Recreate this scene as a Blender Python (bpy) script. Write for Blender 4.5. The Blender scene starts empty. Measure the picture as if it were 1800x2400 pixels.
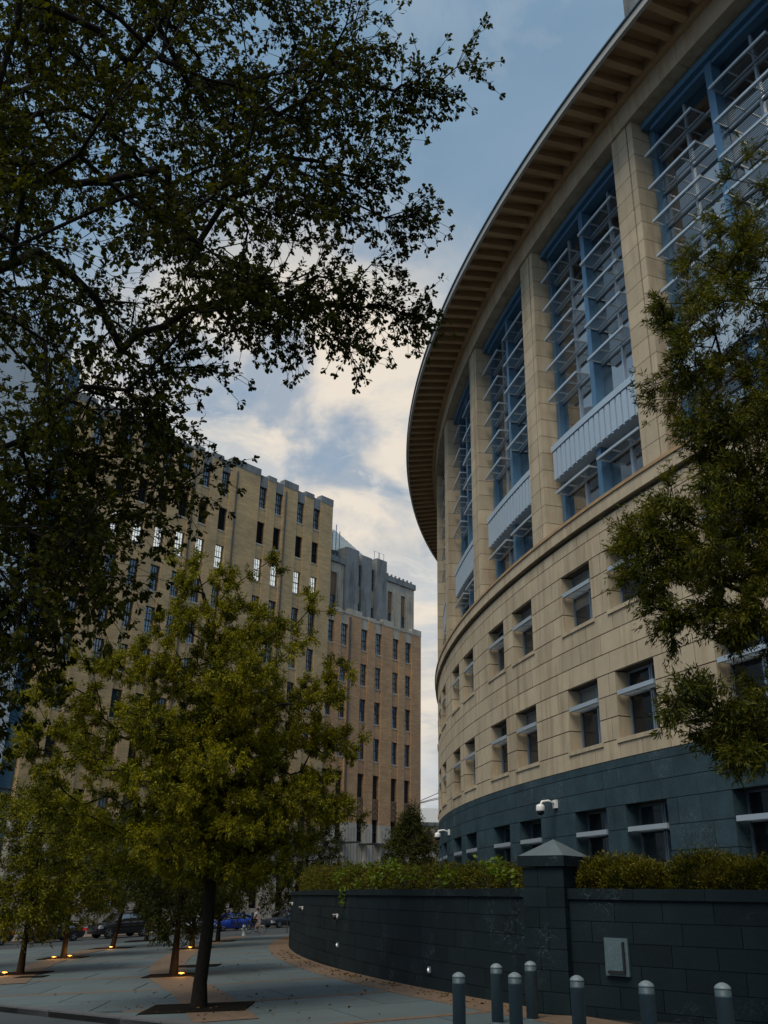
import bpy, bmesh, math, random
import numpy as np
from mathutils import Vector, Matrix

random.seed(7)
RNG = np.random.default_rng(11)
S = bpy.context.scene
COL = S.collection
EYE = 2.2

# ------------------------------------------------------------------ camera
cam_d = bpy.data.cameras.new('camera')
cam = bpy.data.objects.new('camera', cam_d)
COL.objects.link(cam)
cam_d.sensor_fit = 'VERTICAL'
cam_d.sensor_height = 24.0
cam_d.sensor_width = 18.0
cam_d.lens = 2172.44 / 2400.0 * 24.0
cam_d.clip_start = 0.1
cam_d.clip_end = 4000
cam.matrix_world = (Matrix.Translation((0, 0, EYE)) @ Matrix.Rotation(math.pi / 2 + 0.3954, 4, 'X')
                    @ Matrix.Rotation(0.0187, 4, 'Z'))
S.camera = cam

# ------------------------------------------------------------------ world, sun, exposure
SUN_EL, SUN_AZ = math.radians(55), math.radians(-146)     # azimuth from +Y towards +X
world = bpy.data.worlds.new('World')
S.world = world
world.use_nodes = True
wt = world.node_tree
wt.nodes.clear()


def N(t, typ, **kw):
    n = t.nodes.new(typ)
    for k, v in kw.items():
        setattr(n, k, v)
    return n


def setin(n, **kw):
    for k, v in kw.items():
        n.inputs[k].default_value = v


def ramp(t, stops, fac=None, interp='LINEAR'):
    n = N(t, 'ShaderNodeValToRGB')
    cr = n.color_ramp
    cr.interpolation = interp
    while len(cr.elements) < len(stops):
        cr.elements.new(0.5)
    for e, (p, c) in zip(cr.elements, stops):
        e.position = p
        e.color = c if len(c) == 4 else (*c, 1)
    if fac is not None:
        t.links.new(fac, n.inputs[0])
    return n


def mth(t, op, a, b=None, clamp=False):
    n = N(t, 'ShaderNodeMath', operation=op)
    n.use_clamp = clamp
    for i, v in enumerate((a, b)):
        if v is None:
            continue
        if isinstance(v, (int, float)):
            n.inputs[i].default_value = v
        else:
            t.links.new(v, n.inputs[i])
    return n.outputs[0]


def mixc(t, fac, a, b, blend='MIX'):
    n = N(t, 'ShaderNodeMix', data_type='RGBA', blend_type=blend)
    for i, v in ((0, fac), (6, a), (7, b)):
        if isinstance(v, (int, float)):
            n.inputs[i].default_value = v
        elif isinstance(v, tuple):
            n.inputs[i].default_value = v if len(v) == 4 else (*v, 1)
        else:
            t.links.new(v, n.inputs[i])
    return n.outputs[2]


def build_world():
    t = wt
    out = N(t, 'ShaderNodeOutputWorld')
    bg = N(t, 'ShaderNodeBackground')
    bg.inputs['Strength'].default_value = 0.077
    sky = N(t, 'ShaderNodeTexSky', sky_type='NISHITA')
    sky.sun_disc = False
    sky.sun_elevation = SUN_EL
    sky.sun_rotation = SUN_AZ
    sky.air_density = 1.6
    sky.dust_density = 2.5
    tc = N(t, 'ShaderNodeTexCoord')
    d = tc.outputs['Generated']
    sep = N(t, 'ShaderNodeSeparateXYZ')
    t.links.new(d, sep.inputs[0])
    zc = mth(t, 'MAXIMUM', sep.outputs[2], 0.0)
    den = mth(t, 'ADD', zc, 0.22)
    cx = mth(t, 'DIVIDE', sep.outputs[0], den)
    cy = mth(t, 'DIVIDE', sep.outputs[1], den)
    comb = N(t, 'ShaderNodeCombineXYZ')
    t.links.new(cx, comb.inputs[0])
    t.links.new(cy, comb.inputs[1])
    mp = N(t, 'ShaderNodeMapping')
    mp.inputs['Location'].default_value = (3.1, 0.35, 2.0)
    t.links.new(comb.outputs[0], mp.inputs[0])

    def cloud(scale, detail, rough, dist, loc, lo, hi):
        n = N(t, 'ShaderNodeTexNoise')
        setin(n, Scale=scale, Detail=detail, Roughness=rough, Distortion=dist)
        m = N(t, 'ShaderNodeMapping')
        m.inputs['Location'].default_value = loc
        t.links.new(comb.outputs[0], m.inputs[0])
        t.links.new(m.outputs[0], n.inputs['Vector'])
        return ramp(t, [(lo, (0, 0, 0)), (hi, (1, 1, 1))], n.outputs[0], 'EASE').outputs[0]
    # glow around the sunset side, behind the clouds
    dotn = N(t, 'ShaderNodeVectorMath', operation='DOT_PRODUCT')
    gd = Vector((-0.10, 0.92, 0.36)).normalized()
    dotn.inputs[1].default_value = gd
    t.links.new(d, dotn.inputs[0])
    glow = N(t, 'ShaderNodeMapRange', interpolation_type='SMOOTHERSTEP')
    setin(glow, **{'From Min': 0.915, 'From Max': 1.0, 'To Min': 0.0, 'To Max': 1.0})
    t.links.new(dotn.outputs['Value'], glow.inputs['Value'])
    g = glow.outputs[0]
    # thin overcast veil over the clear sky, brightened overhead, unseen, to light the walls
    hor = ramp(t, [(0.0, (5.2, 5.1, 5.2)), (0.10, (4.4, 4.8, 5.5)), (0.22, (3.2, 4.2, 5.3)), (0.45, (2.15, 3.3, 4.5)), (0.76, (1.6, 2.7, 3.85)), (0.92, (3.0, 4.0, 5.2)), (1.0, (3.4, 4.4, 5.5))], zc)
    base = mixc(t, 0.85, sky.outputs[0], hor.outputs[0])
    # broad pale veils
    v1 = cloud(1.6, 8.0, .55, .3, (3.1, 0.35, 2.0), .42, .66)
    c1 = mixc(t, mth(t, 'MULTIPLY', v1, 0.55), base, (3.3, 4.4, 5.4))
    v5 = cloud(1.9, 6.0, .5, .4, (12.4, 5.1, 7.0), .40, .66)
    c1 = mixc(t, mth(t, 'MULTIPLY', v5, 0.62), c1, (1.45, 2.3, 3.3))
    # warm bright cloud in the glow
    v2 = cloud(2.6, 9.0, .6, .5, (9.5, 4.2, 1.0), .40, .60)
    warm = mth(t, 'MULTIPLY', mth(t, 'ADD', mth(t, 'MULTIPLY', v2, .75), .50), g, True)
    c2 = mixc(t, warm, c1, (6.9, 6.2, 5.3))
    # blue-grey darker patches, everywhere
    v3 = cloud(3.4, 7.0, .55, .35, (19.689, 21.064, 5.0), .50, .66)
    c3 = mixc(t, mth(t, 'MULTIPLY', v3, 0.72), c2, (1.5, 2.5, 3.8))
    # fine bright rims
    v4 = cloud(7.5, 8.0, .6, .8, (2.4, 9.2, 3.0), .52, .66)
    c3 = mixc(t, mth(t, 'MULTIPLY', v4, mth(t, 'ADD', mth(t, 'MULTIPLY', g, .5), .10), True), c3, (6.0, 5.8, 5.4))
    t.links.new(c3, bg.inputs['Color'])
    t.links.new(bg.outputs[0], out.inputs[0])


build_world()

sun_d = bpy.data.lights.new('sun', 'SUN')
sun_d.energy = 1.5
sun_d.angle = math.radians(32)
sun_d.color = (1.0, 0.89, 0.72)
sun = bpy.data.objects.new('sun', sun_d)
COL.objects.link(sun)
sdir = Vector((math.sin(SUN_AZ) * math.cos(SUN_EL), math.cos(SUN_AZ) * math.cos(SUN_EL), math.sin(SUN_EL)))
sun.rotation_euler = (-sdir).to_track_quat('-Z', 'Y').to_euler()
sun.location = (0, 0, 60)

S.view_settings.view_transform = 'Standard'
S.view_settings.look = 'None'
S.view_settings.exposure = 0.65
S.view_settings.gamma = 1.0
S.view_settings.use_curve_mapping = False
S.render.engine = 'CYCLES'
S.cycles.max_bounces = 6
S.cycles.diffuse_bounces = 3
S.cycles.transparent_max_bounces = 8

# ------------------------------------------------------------------ materials
MATS = {}


def mat(name, col, rough=0.7, var=0.12, nscale=3.0, obj_rand=0.0, bump=0.0, bscale=40.0, metal=0.0, spec=0.5,
        stain=None, stain_amt=0.0, stain_scale=(0.5, 0.5, 0.12), coords='Object', fine=None, emit=None, streak=None):
    m = bpy.data.materials.new(name)
    m.use_nodes = True
    t = m.node_tree
    b = t.nodes['Principled BSDF']
    setin(b, Roughness=rough, Metallic=metal)
    b.inputs['Specular IOR Level'].default_value = spec
    tc = N(t, 'ShaderNodeTexCoord')
    geo = N(t, 'ShaderNodeNewGeometry')
    vec = tc.outputs['Object'] if coords == 'Object' else geo.outputs['Position']
    n = N(t, 'ShaderNodeTexNoise')
    setin(n, Scale=nscale, Detail=6.0, Roughness=0.6)
    t.links.new(vec, n.inputs['Vector'])
    lo = tuple(c * (1 - var) for c in col)
    hi = tuple(min(1, c * (1 + var)) for c in col)
    c = ramp(t, [(0.3, lo), (0.7, hi)], n.outputs[0]).outputs[0]
    if fine:
        nf = N(t, 'ShaderNodeTexNoise')
        setin(nf, Scale=fine[0], Detail=3.0, Roughness=0.7)
        t.links.new(vec, nf.inputs['Vector'])
        fr = ramp(t, [(0.35, (1 - fine[1],) * 3), (0.65, (1 + fine[1] * 0.6,) * 3)], nf.outputs[0])
        c = mixc(t, 1.0, c, fr.outputs[0], 'MULTIPLY')
    if stain:
        ns = N(t, 'ShaderNodeTexNoise')
        setin(ns, Scale=1.0, Detail=7.0, Roughness=0.65)
        mp = N(t, 'ShaderNodeMapping')
        mp.inputs['Scale'].default_value = stain_scale
        t.links.new(geo.outputs['Position'], mp.inputs[0])
        t.links.new(mp.outputs[0], ns.inputs['Vector'])
        fs = ramp(t, [(0.48, (0, 0, 0)), (0.72, (stain_amt,) * 3)], ns.outputs[0])
        c = mixc(t, fs.outputs[0], c, stain)
    if streak:                                       # pale hand-sized scuffs and veins in stone
        ws = N(t, 'ShaderNodeTexNoise')
        setin(ws, Scale=streak[0], Detail=5.0, Roughness=0.5, Distortion=2.5)
        t.links.new(geo.outputs['Position'], ws.inputs['Vector'])
        fw = ramp(t, [(0.0, (0, 0, 0)), (0.485, (0, 0, 0)), (0.5, (streak[1],) * 3), (0.515, (0, 0, 0))], ws.outputs[0])
        nm = N(t, 'ShaderNodeTexNoise')
        setin(nm, Scale=0.8, Detail=2.0)
        t.links.new(geo.outputs['Position'], nm.inputs['Vector'])
        fm = ramp(t, [(0.52, (0, 0, 0)), (0.64, (1, 1, 1))], nm.outputs[0])
        c = mixc(t, mth(t, 'MULTIPLY', fw.outputs[0], fm.outputs[0]), c, streak[2])
    if obj_rand:
        oi = N(t, 'ShaderNodeObjectInfo')
        rr = ramp(t, [(0, (1 - obj_rand, 1 - obj_rand, 1 - obj_rand * 1.1)), (0.5, (1, 1, 1)), (1, (1 + obj_rand, 1 + obj_rand * .95, 1 + obj_rand * .8))], oi.outputs['Random'])
        c = mixc(t, 1.0, c, rr.outputs[0], 'MULTIPLY')
    t.links.new(c, b.inputs['Base Color'])
    if bump:
        nb = N(t, 'ShaderNodeTexNoise')
        setin(nb, Scale=bscale, Detail=4.0)
        t.links.new(vec, nb.inputs['Vector'])
        bp = N(t, 'ShaderNodeBump')
        setin(bp, Strength=bump, Distance=0.02)
        t.links.new(nb.outputs[0], bp.inputs['Height'])
        t.links.new(bp.outputs[0], b.inputs['Normal'])
    if emit:
        b.inputs['Emission Color'].default_value = (*emit[0], 1)
        b.inputs['Emission Strength'].default_value = emit[1]
    MATS[name] = m
    return m


def leaf_mat(name, dark, light, transl=0.35, clump=0.8, rough=0.6, spec=0.2):
    m = bpy.data.materials.new(name)
    m.use_nodes = True
    t = m.node_tree
    b = t.nodes['Principled BSDF']
    out = t.nodes['Material Output']
    geo = N(t, 'ShaderNodeNewGeometry')
    n = N(t, 'ShaderNodeTexNoise')
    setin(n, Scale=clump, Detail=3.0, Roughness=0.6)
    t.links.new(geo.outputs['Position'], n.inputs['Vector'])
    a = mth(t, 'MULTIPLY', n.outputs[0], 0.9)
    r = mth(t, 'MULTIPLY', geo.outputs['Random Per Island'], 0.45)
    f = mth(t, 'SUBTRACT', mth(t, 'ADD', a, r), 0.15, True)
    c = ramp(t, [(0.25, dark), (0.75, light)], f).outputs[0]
    t.links.new(c, b.inputs['Base Color'])
    setin(b, Roughness=rough)
    b.inputs['Specular IOR Level'].default_value = spec
    tr = N(t, 'ShaderNodeBsdfTranslucent')
    hs = N(t, 'ShaderNodeHueSaturation')
    setin(hs, Saturation=1.15, Value=1.5)
    t.links.new(c, hs.inputs['Color'])
    t.links.new(hs.outputs[0], tr.inputs['Color'])
    ms = N(t, 'ShaderNodeMixShader')
    ms.inputs[0].default_value = transl
    t.links.new(b.outputs[0], ms.inputs[1])
    t.links.new(tr.outputs[0], ms.inputs[2])
    t.links.new(ms.outputs[0], out.inputs['Surface'])
    MATS[name] = m
    return m


def brick_mat(name, c1, c2, mortar, bw, bh, streaky=0.25):
    m = bpy.data.materials.new(name)
    m.use_nodes = True
    t = m.node_tree
    b = t.nodes['Principled BSDF']
    setin(b, Roughness=0.85)
    tc = N(t, 'ShaderNodeTexCoord')
    geo = N(t, 'ShaderNodeNewGeometry')
    sep = N(t, 'ShaderNodeSeparateXYZ')
    t.links.new(tc.outputs['Object'], sep.inputs[0])
    cb = N(t, 'ShaderNodeCombineXYZ')
    t.links.new(mth(t, 'ADD', sep.outputs[0], sep.outputs[1]), cb.inputs[0])
    t.links.new(sep.outputs[2], cb.inputs[1])
    br = N(t, 'ShaderNodeTexBrick')
    setin(br, Scale=1.0)
    br.inputs['Color1'].default_value = (*c1, 1)
    br.inputs['Color2'].default_value = (*c2, 1)
    br.inputs['Mortar'].default_value = (*mortar, 1)
    br.inputs['Mortar Size'].default_value = 0.012
    br.inputs['Brick Width'].default_value = bw
    br.inputs['Row Height'].default_value = bh
    t.links.new(cb.outputs[0], br.inputs['Vector'])
    n = N(t, 'ShaderNodeTexNoise')
    setin(n, Scale=1.0, Detail=6.0, Roughness=0.7)
    mp = N(t, 'ShaderNodeMapping')
    mp.inputs['Scale'].default_value = (0.5, 0.5, 3.5)
    t.links.new(tc.outputs['Object'], mp.inputs[0])
    t.links.new(mp.outputs[0], n.inputs['Vector'])
    r = ramp(t, [(0.3, (1 - streaky,) * 3), (0.7, (1 + streaky * .7,) * 3)], n.outputs[0])
    c = mixc(t, 1.0, br.outputs['Color'], r.outputs[0], 'MULTIPLY')
    n2 = N(t, 'ShaderNodeTexNoise')
    setin(n2, Scale=0.22, Detail=6.0, Roughness=0.7)
    t.links.new(geo.outputs['Position'], n2.inputs['Vector'])
    r2 = ramp(t, [(0.35, (.78, .8, .84)), (0.65, (1.1, 1.06, 1.0))], n2.outputs[0])
    c = mixc(t, 1.0, c, r2.outputs[0], 'MULTIPLY')
    t.links.new(c, b.inputs['Base Color'])
    MATS[name] = m
    return m


def glass_mat(name, col, rough=0.03, spec=0.5, wav=0.0, ior=2.3):
    m = bpy.data.materials.new(name)
    m.use_nodes = True
    t = m.node_tree
    b = t.nodes['Principled BSDF']
    oi = N(t, 'ShaderNodeObjectInfo')
    r = ramp(t, [(0, tuple(c * .4 for c in col)), (1, tuple(c * 1.6 for c in col))], oi.outputs['Random'])
    t.links.new(r.outputs[0], b.inputs['Base Color'])
    setin(b, Roughness=rough, IOR=ior)
    b.inputs['Specular IOR Level'].default_value = spec
    if wav:
        tc = N(t, 'ShaderNodeTexCoord')
        n = N(t, 'ShaderNodeTexNoise')
        setin(n, Scale=0.9, Detail=1.0)
        t.links.new(tc.outputs['Object'], n.inputs['Vector'])
        bp = N(t, 'ShaderNodeBump')
        setin(bp, Strength=wav, Distance=0.05)
        t.links.new(n.outputs[0], bp.inputs['Height'])
        t.links.new(bp.outputs[0], b.inputs['Normal'])
    MATS[name] = m
    return m


LIME = mat('limestone', (0.44, 0.368, 0.262), 0.85, 0.10, 1.3, obj_rand=0.10, fine=(60, .10), stain=(0.22, 0.15, 0.085), stain_amt=0.7, stain_scale=(2.0, 2.0, 0.16), coords='World')
SOFFIT = mat('soffit_concrete', (0.40, 0.27, 0.15), 0.9, 0.16, 0.8, fine=(25, .12), stain=(0.30, 0.15, 0.06), stain_amt=0.5, coords='World')
GRAN = mat('blue_granite', (0.033, 0.064, 0.083), 0.7, 0.28, 1.0, spec=0.2, obj_rand=0.12, fine=(30, .35), coords='World', streak=(3.0, .55, (0.22, 0.27, 0.30)))
GRAN_D = mat('dark_granite', (0.011, 0.020, 0.025), 0.75, 0.16, 1.2, spec=0.12, obj_rand=0.16, fine=(50, .25), coords='World', streak=(2.6, .5, (0.14, 0.18, 0.21)), bump=0.15, bscale=18)
GRAN_CAP = mat('granite_cap', (0.09, 0.12, 0.135), 0.65, 0.12, 1.5, fine=(60, .2), coords='World')
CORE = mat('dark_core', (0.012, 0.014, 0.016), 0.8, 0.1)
JOINT = mat('joint_mortar', (0.055, 0.045, 0.035), 0.9, 0.1)
STEEL = mat('sky_tinted_metal', (0.085, 0.19, 0.31), 0.38, 0.06, 0.7, metal=0.35)  # pale grey metal with the sky's blue reflection put into its base colour
ALU_B = mat('bright_bar_aluminium', (0.44, 0.52, 0.59), 0.35, 0.05, 1.0, metal=0.4)
ALU = mat('light_aluminium', (0.40, 0.48, 0.57), 0.32, 0.05, 1.0, metal=0.55)
ALU_D = mat('grey_slat_aluminium', (0.055, 0.08, 0.105), 0.5, 0.05, 1.0, metal=0.2)
ALU_W = mat('window_aluminium', (0.22, 0.27, 0.33), 0.4, 0.05, 1.0, metal=0.4)
STEEL_D = mat('dark_blue_frame', (0.09, 0.13, 0.17), 0.4, 0.05, 1.0, metal=0.3)
SPAND = mat('pale_metal_panel', (0.42, 0.52, 0.62), 0.42, 0.06, 0.9, metal=0.25)
PANE = glass_mat('dark_window_glass', (0.012, 0.018, 0.024), 0.02, 0.5, 0.02, 1.5)
PANE_S = glass_mat('coated_bay_glass', (0.003, 0.005, 0.007), 0.015, 0.5, 0.03, 4.4)
PANE_B = glass_mat('blue_window_glass', (0.03, 0.085, 0.14), 0.06, 0.5, 0.06)
PANE_K = glass_mat('black_louver_opening', (0.006, 0.007, 0.008), 0.6, 0.2, 0, 1.3)
PANE_W = mat('glowing_white_blind', (0.85, 0.85, 0.80), 0.35, 0.06, 0.6, obj_rand=0.1, emit=((.95, 1.0, .96), .32))  # faint emission added to brighten the blinds, no lamp behind them
PANE_C = mat('curtained_glass', (0.26, 0.33, 0.38), 0.2, 0.25, 1.6, obj_rand=0.3)
BRICK_T = brick_mat('tan_brick', (0.54, 0.38, 0.19), (0.45, 0.31, 0.15), (0.42, 0.32, 0.20), 0.42, 0.14, .26)
BRICK_O = brick_mat('orange_brick', (0.52, 0.315, 0.165), (0.43, 0.245, 0.12), (0.42, 0.29, 0.18), 0.42, 0.14, .26)
BRICK_D = brick_mat('brown_brick', (0.20, 0.125, 0.075), (0.15, 0.09, 0.055), (0.18, 0.13, 0.09), 0.42, 0.14, .2)
STONE_G = mat('grey_stone', (0.20, 0.215, 0.22), 0.9, 0.15, 0.8, stain=(0.035, 0.04, 0.045), stain_amt=0.95, stain_scale=(0.9, 0.9, 0.18), coords='World', fine=(6, .15))
STONE_C = mat('cream_stone', (0.44, 0.40, 0.33), 0.88, 0.12, 0.8, stain=(0.09, 0.09, 0.085), stain_amt=0.75, stain_scale=(0.7, 0.7, 0.25), coords='World', fine=(5, .12))
STONE_B = mat('pale_base_stone', (0.42, 0.39, 0.34), 0.88, 0.1, 0.6, stain=(0.14, 0.13, 0.12), stain_amt=0.5, stain_scale=(0.5, 0.5, 0.2), coords='World')
ROOF_M = mat('standing_seam_metal', (0.24, 0.29, 0.31), 0.45, 0.08, 0.6, metal=0.4)
FRAME_K = mat('dark_window_frame', (0.035, 0.035, 0.035), 0.5, 0.1)
DRAIN = mat('dark_downpipe', (0.05, 0.05, 0.055), 0.5, 0.1)
PALEW = mat('pale_facade_panel', (0.42, 0.48, 0.52), 0.7, 0.05, 0.3, coords='World')
BLUEG = glass_mat('blue_glass_strip', (0.03, 0.08, 0.13), 0.08, 0.5, 0, 1.5)
ASPH = mat('asphalt', (0.045, 0.056, 0.064), 0.85, 0.2, 0.35, fine=(60, .3), stain=(0.03, 0.033, 0.036), stain_amt=0.6, stain_scale=(0.2, 0.2, 0.2), coords='World')
PAVE = mat('grey_paving', (0.086, 0.118, 0.128), 0.8, 0.10, 0.5, obj_rand=0.10, fine=(45, .15), stain=(0.07, 0.075, 0.075), stain_amt=0.6, stain_scale=(0.45, 0.45, 0.45), coords='World')
PAVE_J = mat('paving_joint', (0.025, 0.026, 0.026), 0.95, 0.1, spec=0.1)
KERB = mat('kerb_granite', (0.10, 0.105, 0.11), 0.8, 0.15, 2.0, fine=(40, .2), coords='World')
BROWN = mat('brown_paver', (0.15, 0.10, 0.065), 0.85, 0.25, 6.0, fine=(30, .25), coords='World')
SWALK = mat('warm_sidewalk', (0.24, 0.19, 0.15), 0.85, 0.12, 0.8, fine=(20, .15), coords='World')
SOIL = mat('dark_soil', (0.012, 0.010, 0.008), 0.95, 0.3, 3.0, spec=0.05)
BARK = mat('bark', (0.016, 0.013, 0.010), 0.9, 0.35, 8.0, spec=0.15, bump=0.6, bscale=25)
BOLL = mat('bollard_paint', (0.062, 0.10, 0.118), 0.5, 0.10, 2.0, fine=(30, .1))
BOLL_T = mat('bollard_cap', (0.20, 0.25, 0.27), 0.45, 0.1, 4.0)
HATCH = mat('hatch_metal', (0.085, 0.13, 0.145), 0.5, 0.15, 4.0, fine=(30, .2))
WHITEP = mat('white_plastic', (0.75, 0.76, 0.76), 0.35, 0.03)
BLACKP = mat('black_plastic', (0.012, 0.012, 0.013), 0.4, 0.1)
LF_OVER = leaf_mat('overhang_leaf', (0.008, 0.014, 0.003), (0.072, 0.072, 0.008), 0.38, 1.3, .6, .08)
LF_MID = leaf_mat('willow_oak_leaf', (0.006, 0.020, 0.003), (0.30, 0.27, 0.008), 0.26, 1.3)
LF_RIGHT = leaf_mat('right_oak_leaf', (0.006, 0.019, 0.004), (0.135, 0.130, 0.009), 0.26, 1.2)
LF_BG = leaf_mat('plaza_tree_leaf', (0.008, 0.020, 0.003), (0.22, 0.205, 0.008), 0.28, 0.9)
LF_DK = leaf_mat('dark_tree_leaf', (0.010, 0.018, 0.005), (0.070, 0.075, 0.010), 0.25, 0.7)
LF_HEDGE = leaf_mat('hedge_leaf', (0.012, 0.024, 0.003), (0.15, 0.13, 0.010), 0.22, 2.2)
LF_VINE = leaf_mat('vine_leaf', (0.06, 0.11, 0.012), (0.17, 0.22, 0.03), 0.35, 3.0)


# ------------------------------------------------------------------ object helpers
def tag(o, label=None, cat=None, group=None, kind=None):
    if label:
        o['label'] = label
    if cat:
        o['category'] = cat
    if group:
        o['group'] = group
    if kind:
        o['kind'] = kind
    return o


def link(name, me, parent=None, m=None):
    o = bpy.data.objects.new(name, me)
    COL.objects.link(o)
    if m is not None and me is not None and len(me.materials) == 0:
        me.materials.append(m)
    if parent is not None:
        o.parent = parent
    return o


def empty(name, loc=(0, 0, 0), rz=0.0):
    o = bpy.data.objects.new(name, None)
    COL.objects.link(o)
    o.location = loc
    o.rotation_euler = (0, 0, rz)
    o.empty_display_size = 0.2
    return o


class MB:
    """collects simple shapes, builds ONE mesh"""

    def __init__(self):
        self.v = []
        self.f = []

    def add(self, vs, fs):
        n = len(self.v)
        self.v += [tuple(p) for p in vs]
        self.f += [tuple(i + n for i in f) for f in fs]
        return self

    def box(self, x0, x1, y0, y1, z0, z1):
        vs = [(x0, y0, z0), (x1, y0, z0), (x1, y1, z0), (x0, y1, z0), (x0, y0, z1), (x1, y0, z1), (x1, y1, z1), (x0, y1, z1)]
        return self.add(vs, [(0, 3, 2, 1), (4, 5, 6, 7), (0, 1, 5, 4), (1, 2, 6, 5), (2, 3, 7, 6), (3, 0, 4, 7)])

    def ring(self, r0, r1, a0, a1, z0, z1, n=1, z0i=None, z1i=None):
        """solid sector between radii r0<r1, angles a0<a1; inner edge may have other heights"""
        z0i = z0 if z0i is None else z0i
        z1i = z1 if z1i is None else z1i
        vs = []
        for i in range(n + 1):
            a = a0 + (a1 - a0) * i / n
            s, c = -math.sin(a), -math.cos(a)
            vs += [(r1 * s, r1 * c, z0), (r1 * s, r1 * c, z1), (r0 * s, r0 * c, z1i), (r0 * s, r0 * c, z0i)]
        fs = []
        for i in range(n):
            k = 4 * i
            for j in range(4):
                fs.append((k + j, k + (j + 1) % 4, k + 4 + (j + 1) % 4, k + 4 + j))
        fs.append((3, 2, 1, 0))
        k = 4 * n
        fs.append((k, k + 1, k + 2, k + 3))
        return self.add(vs, fs)

    def tube(self, pts, rad, n=6, cap=True):
        pts = [Vector(p) for p in pts]
        rads = rad if isinstance(rad, (list, tuple)) else [rad] * len(pts)
        vs, fs = [], []
        up = None
        for i, p in enumerate(pts):
            d = (pts[min(i + 1, len(pts) - 1)] - pts[max(i - 1, 0)]).normalized()
            if up is None:
                up = Vector((0, 0, 1)) if abs(d.z) < 0.9 else Vector((1, 0, 0))
            x = d.cross(up).normalized()
            y = x.cross(d)
            up = y
            for k in range(n):
                a = 2 * math.pi * k / n
                vs.append(p + (x * math.cos(a) + y * math.sin(a)) * rads[i])
        for i in range(len(pts) - 1):
            for k in range(n):
                fs.append((i * n + k, i * n + (k + 1) % n, (i + 1) * n + (k + 1) % n, (i + 1) * n + k))
        if cap:
            fs.append(tuple(range(n))[::-1])
            fs.append(tuple((len(pts) - 1) * n + k for k in range(n)))
        return self.add(vs, fs)

    def lathe(self, prof, n=20, c=(0, 0, 0)):
        vs, fs = [], []
        for r, z in prof:
            for k in range(n):
                a = 2 * math.pi * k / n
                vs.append((c[0] + r * math.cos(a), c[1] + r * math.sin(a), c[2] + z))
        for i in range(len(prof) - 1):
            for k in range(n):
                fs.append((i * n + k, i * n + (k + 1) % n, (i + 1) * n + (k + 1) % n, (i + 1) * n + k))
        fs.append(tuple(range(n))[::-1])
        fs.append(tuple((len(prof) - 1) * n + k for k in range(n)))
        return self.add(vs, fs)

    def mesh(self, name, m=None, smooth=False):
        me = bpy.data.meshes.new(name)
        me.from_pydata(self.v, [], self.f)
        if m is not None:
            me.materials.append(m)
        if smooth:
            for p in me.polygons:
                p.use_smooth = True
        me.validate()
        bm = bmesh.new()
        bm.from_mesh(me)
        bmesh.ops.recalc_face_normals(bm, faces=bm.faces)
        bm.to_mesh(me)
        bm.free()
        return me

    def obj(self, name, m, parent=None, smooth=False):
        return link(name, self.mesh(name, m, smooth), parent)


def bevel(o, w=0.02, seg=2):
    md = o.modifiers.new('bevel', 'BEVEL')
    md.width = w
    md.segments = seg
    md.limit_method = 'ANGLE'
    return o


def np_mesh(name, V, F, m, smooth=False):
    """V (n,3), F list of int arrays (k,s)"""
    me = bpy.data.meshes.new(name)
    me.vertices.add(len(V))
    me.vertices.foreach_set('co', np.ascontiguousarray(V, np.float32).ravel())
    tot = sum(f.size for f in F)
    npol = sum(len(f) for f in F)
    me.loops.add(tot)
    me.loops.foreach_set('vertex_index', np.concatenate([f.ravel() for f in F]).astype(np.int32))
    me.polygons.add(npol)
    ls, st = [], 0
    for f in F:
        ls.append(st + np.arange(len(f)) * f.shape[1])
        st += f.size
    me.polygons.foreach_set('loop_start', np.concatenate(ls).astype(np.int32))
    me.update(calc_edges=True)
    if smooth:
        me.polygons.foreach_set('use_smooth', np.ones(npol, bool))
    me.materials.append(m)
    return me


def gz(x, y):
    """height of the gently sloping ground"""
    return 0.05 * x + 0.0022 * y


# ------------------------------------------------------------------ ground, road, plaza
def ground_sheet():
    xs = [-900, -300, -120, -70, -45, -25, 0, 25, 60, 120, 300, 900]
    ys = [-300, -80, -20, 0, 20, 40, 60, 80, 100, 130, 200, 500, 1500]

    def h(x, y):
        return 0.05 * max(-45, min(20, x)) + 0.0022 * max(-20, min(130, y)) - 0.14
    b = MB()
    vs = [(x, y, h(x, y)) for y in ys for x in xs]
    n = len(xs)
    fs = [(j * n + i, j * n + i + 1, (j + 1) * n + i + 1, (j + 1) * n + i) for j in range(len(ys) - 1) for i in range(n - 1)]
    b.add(vs, fs)
    o = b.obj('road', ASPH)
    tag(o, kind='structure', label='dark asphalt road around the plaza and along the brick building')


ground_sheet()


def slab_poly(poly, top, thick, m, name, parent=None, **t):
    vs = [(x, y, gz(x, y) + top) for x, y in poly] + [(x, y, gz(x, y) + top - thick) for x, y in poly]
    n = len(poly)
    fs = [tuple(range(n)), tuple(range(2 * n - 1, n - 1, -1))] + [(i, i + n, (i + 1) % n + n, (i + 1) % n) for i in range(n)]
    b = MB().add(vs, fs)
    o = b.obj(name, m, parent)
    tag(o, **t)
    return o


K0, K1 = (-31.5, 47.4), (12.0, 5.6)          # near kerb line
PLAZA = [K0, K1, (22, 20), (22, 78), (6, 77.5), (-5.7, 70.7), (-22.4, 61.0), (-36.0, 53.2)]
plaza = slab_poly(PLAZA, -0.025, 0.28, PAVE_J, 'plaza', kind='structure', label='grey paved plaza sloping down to the street')


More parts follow.
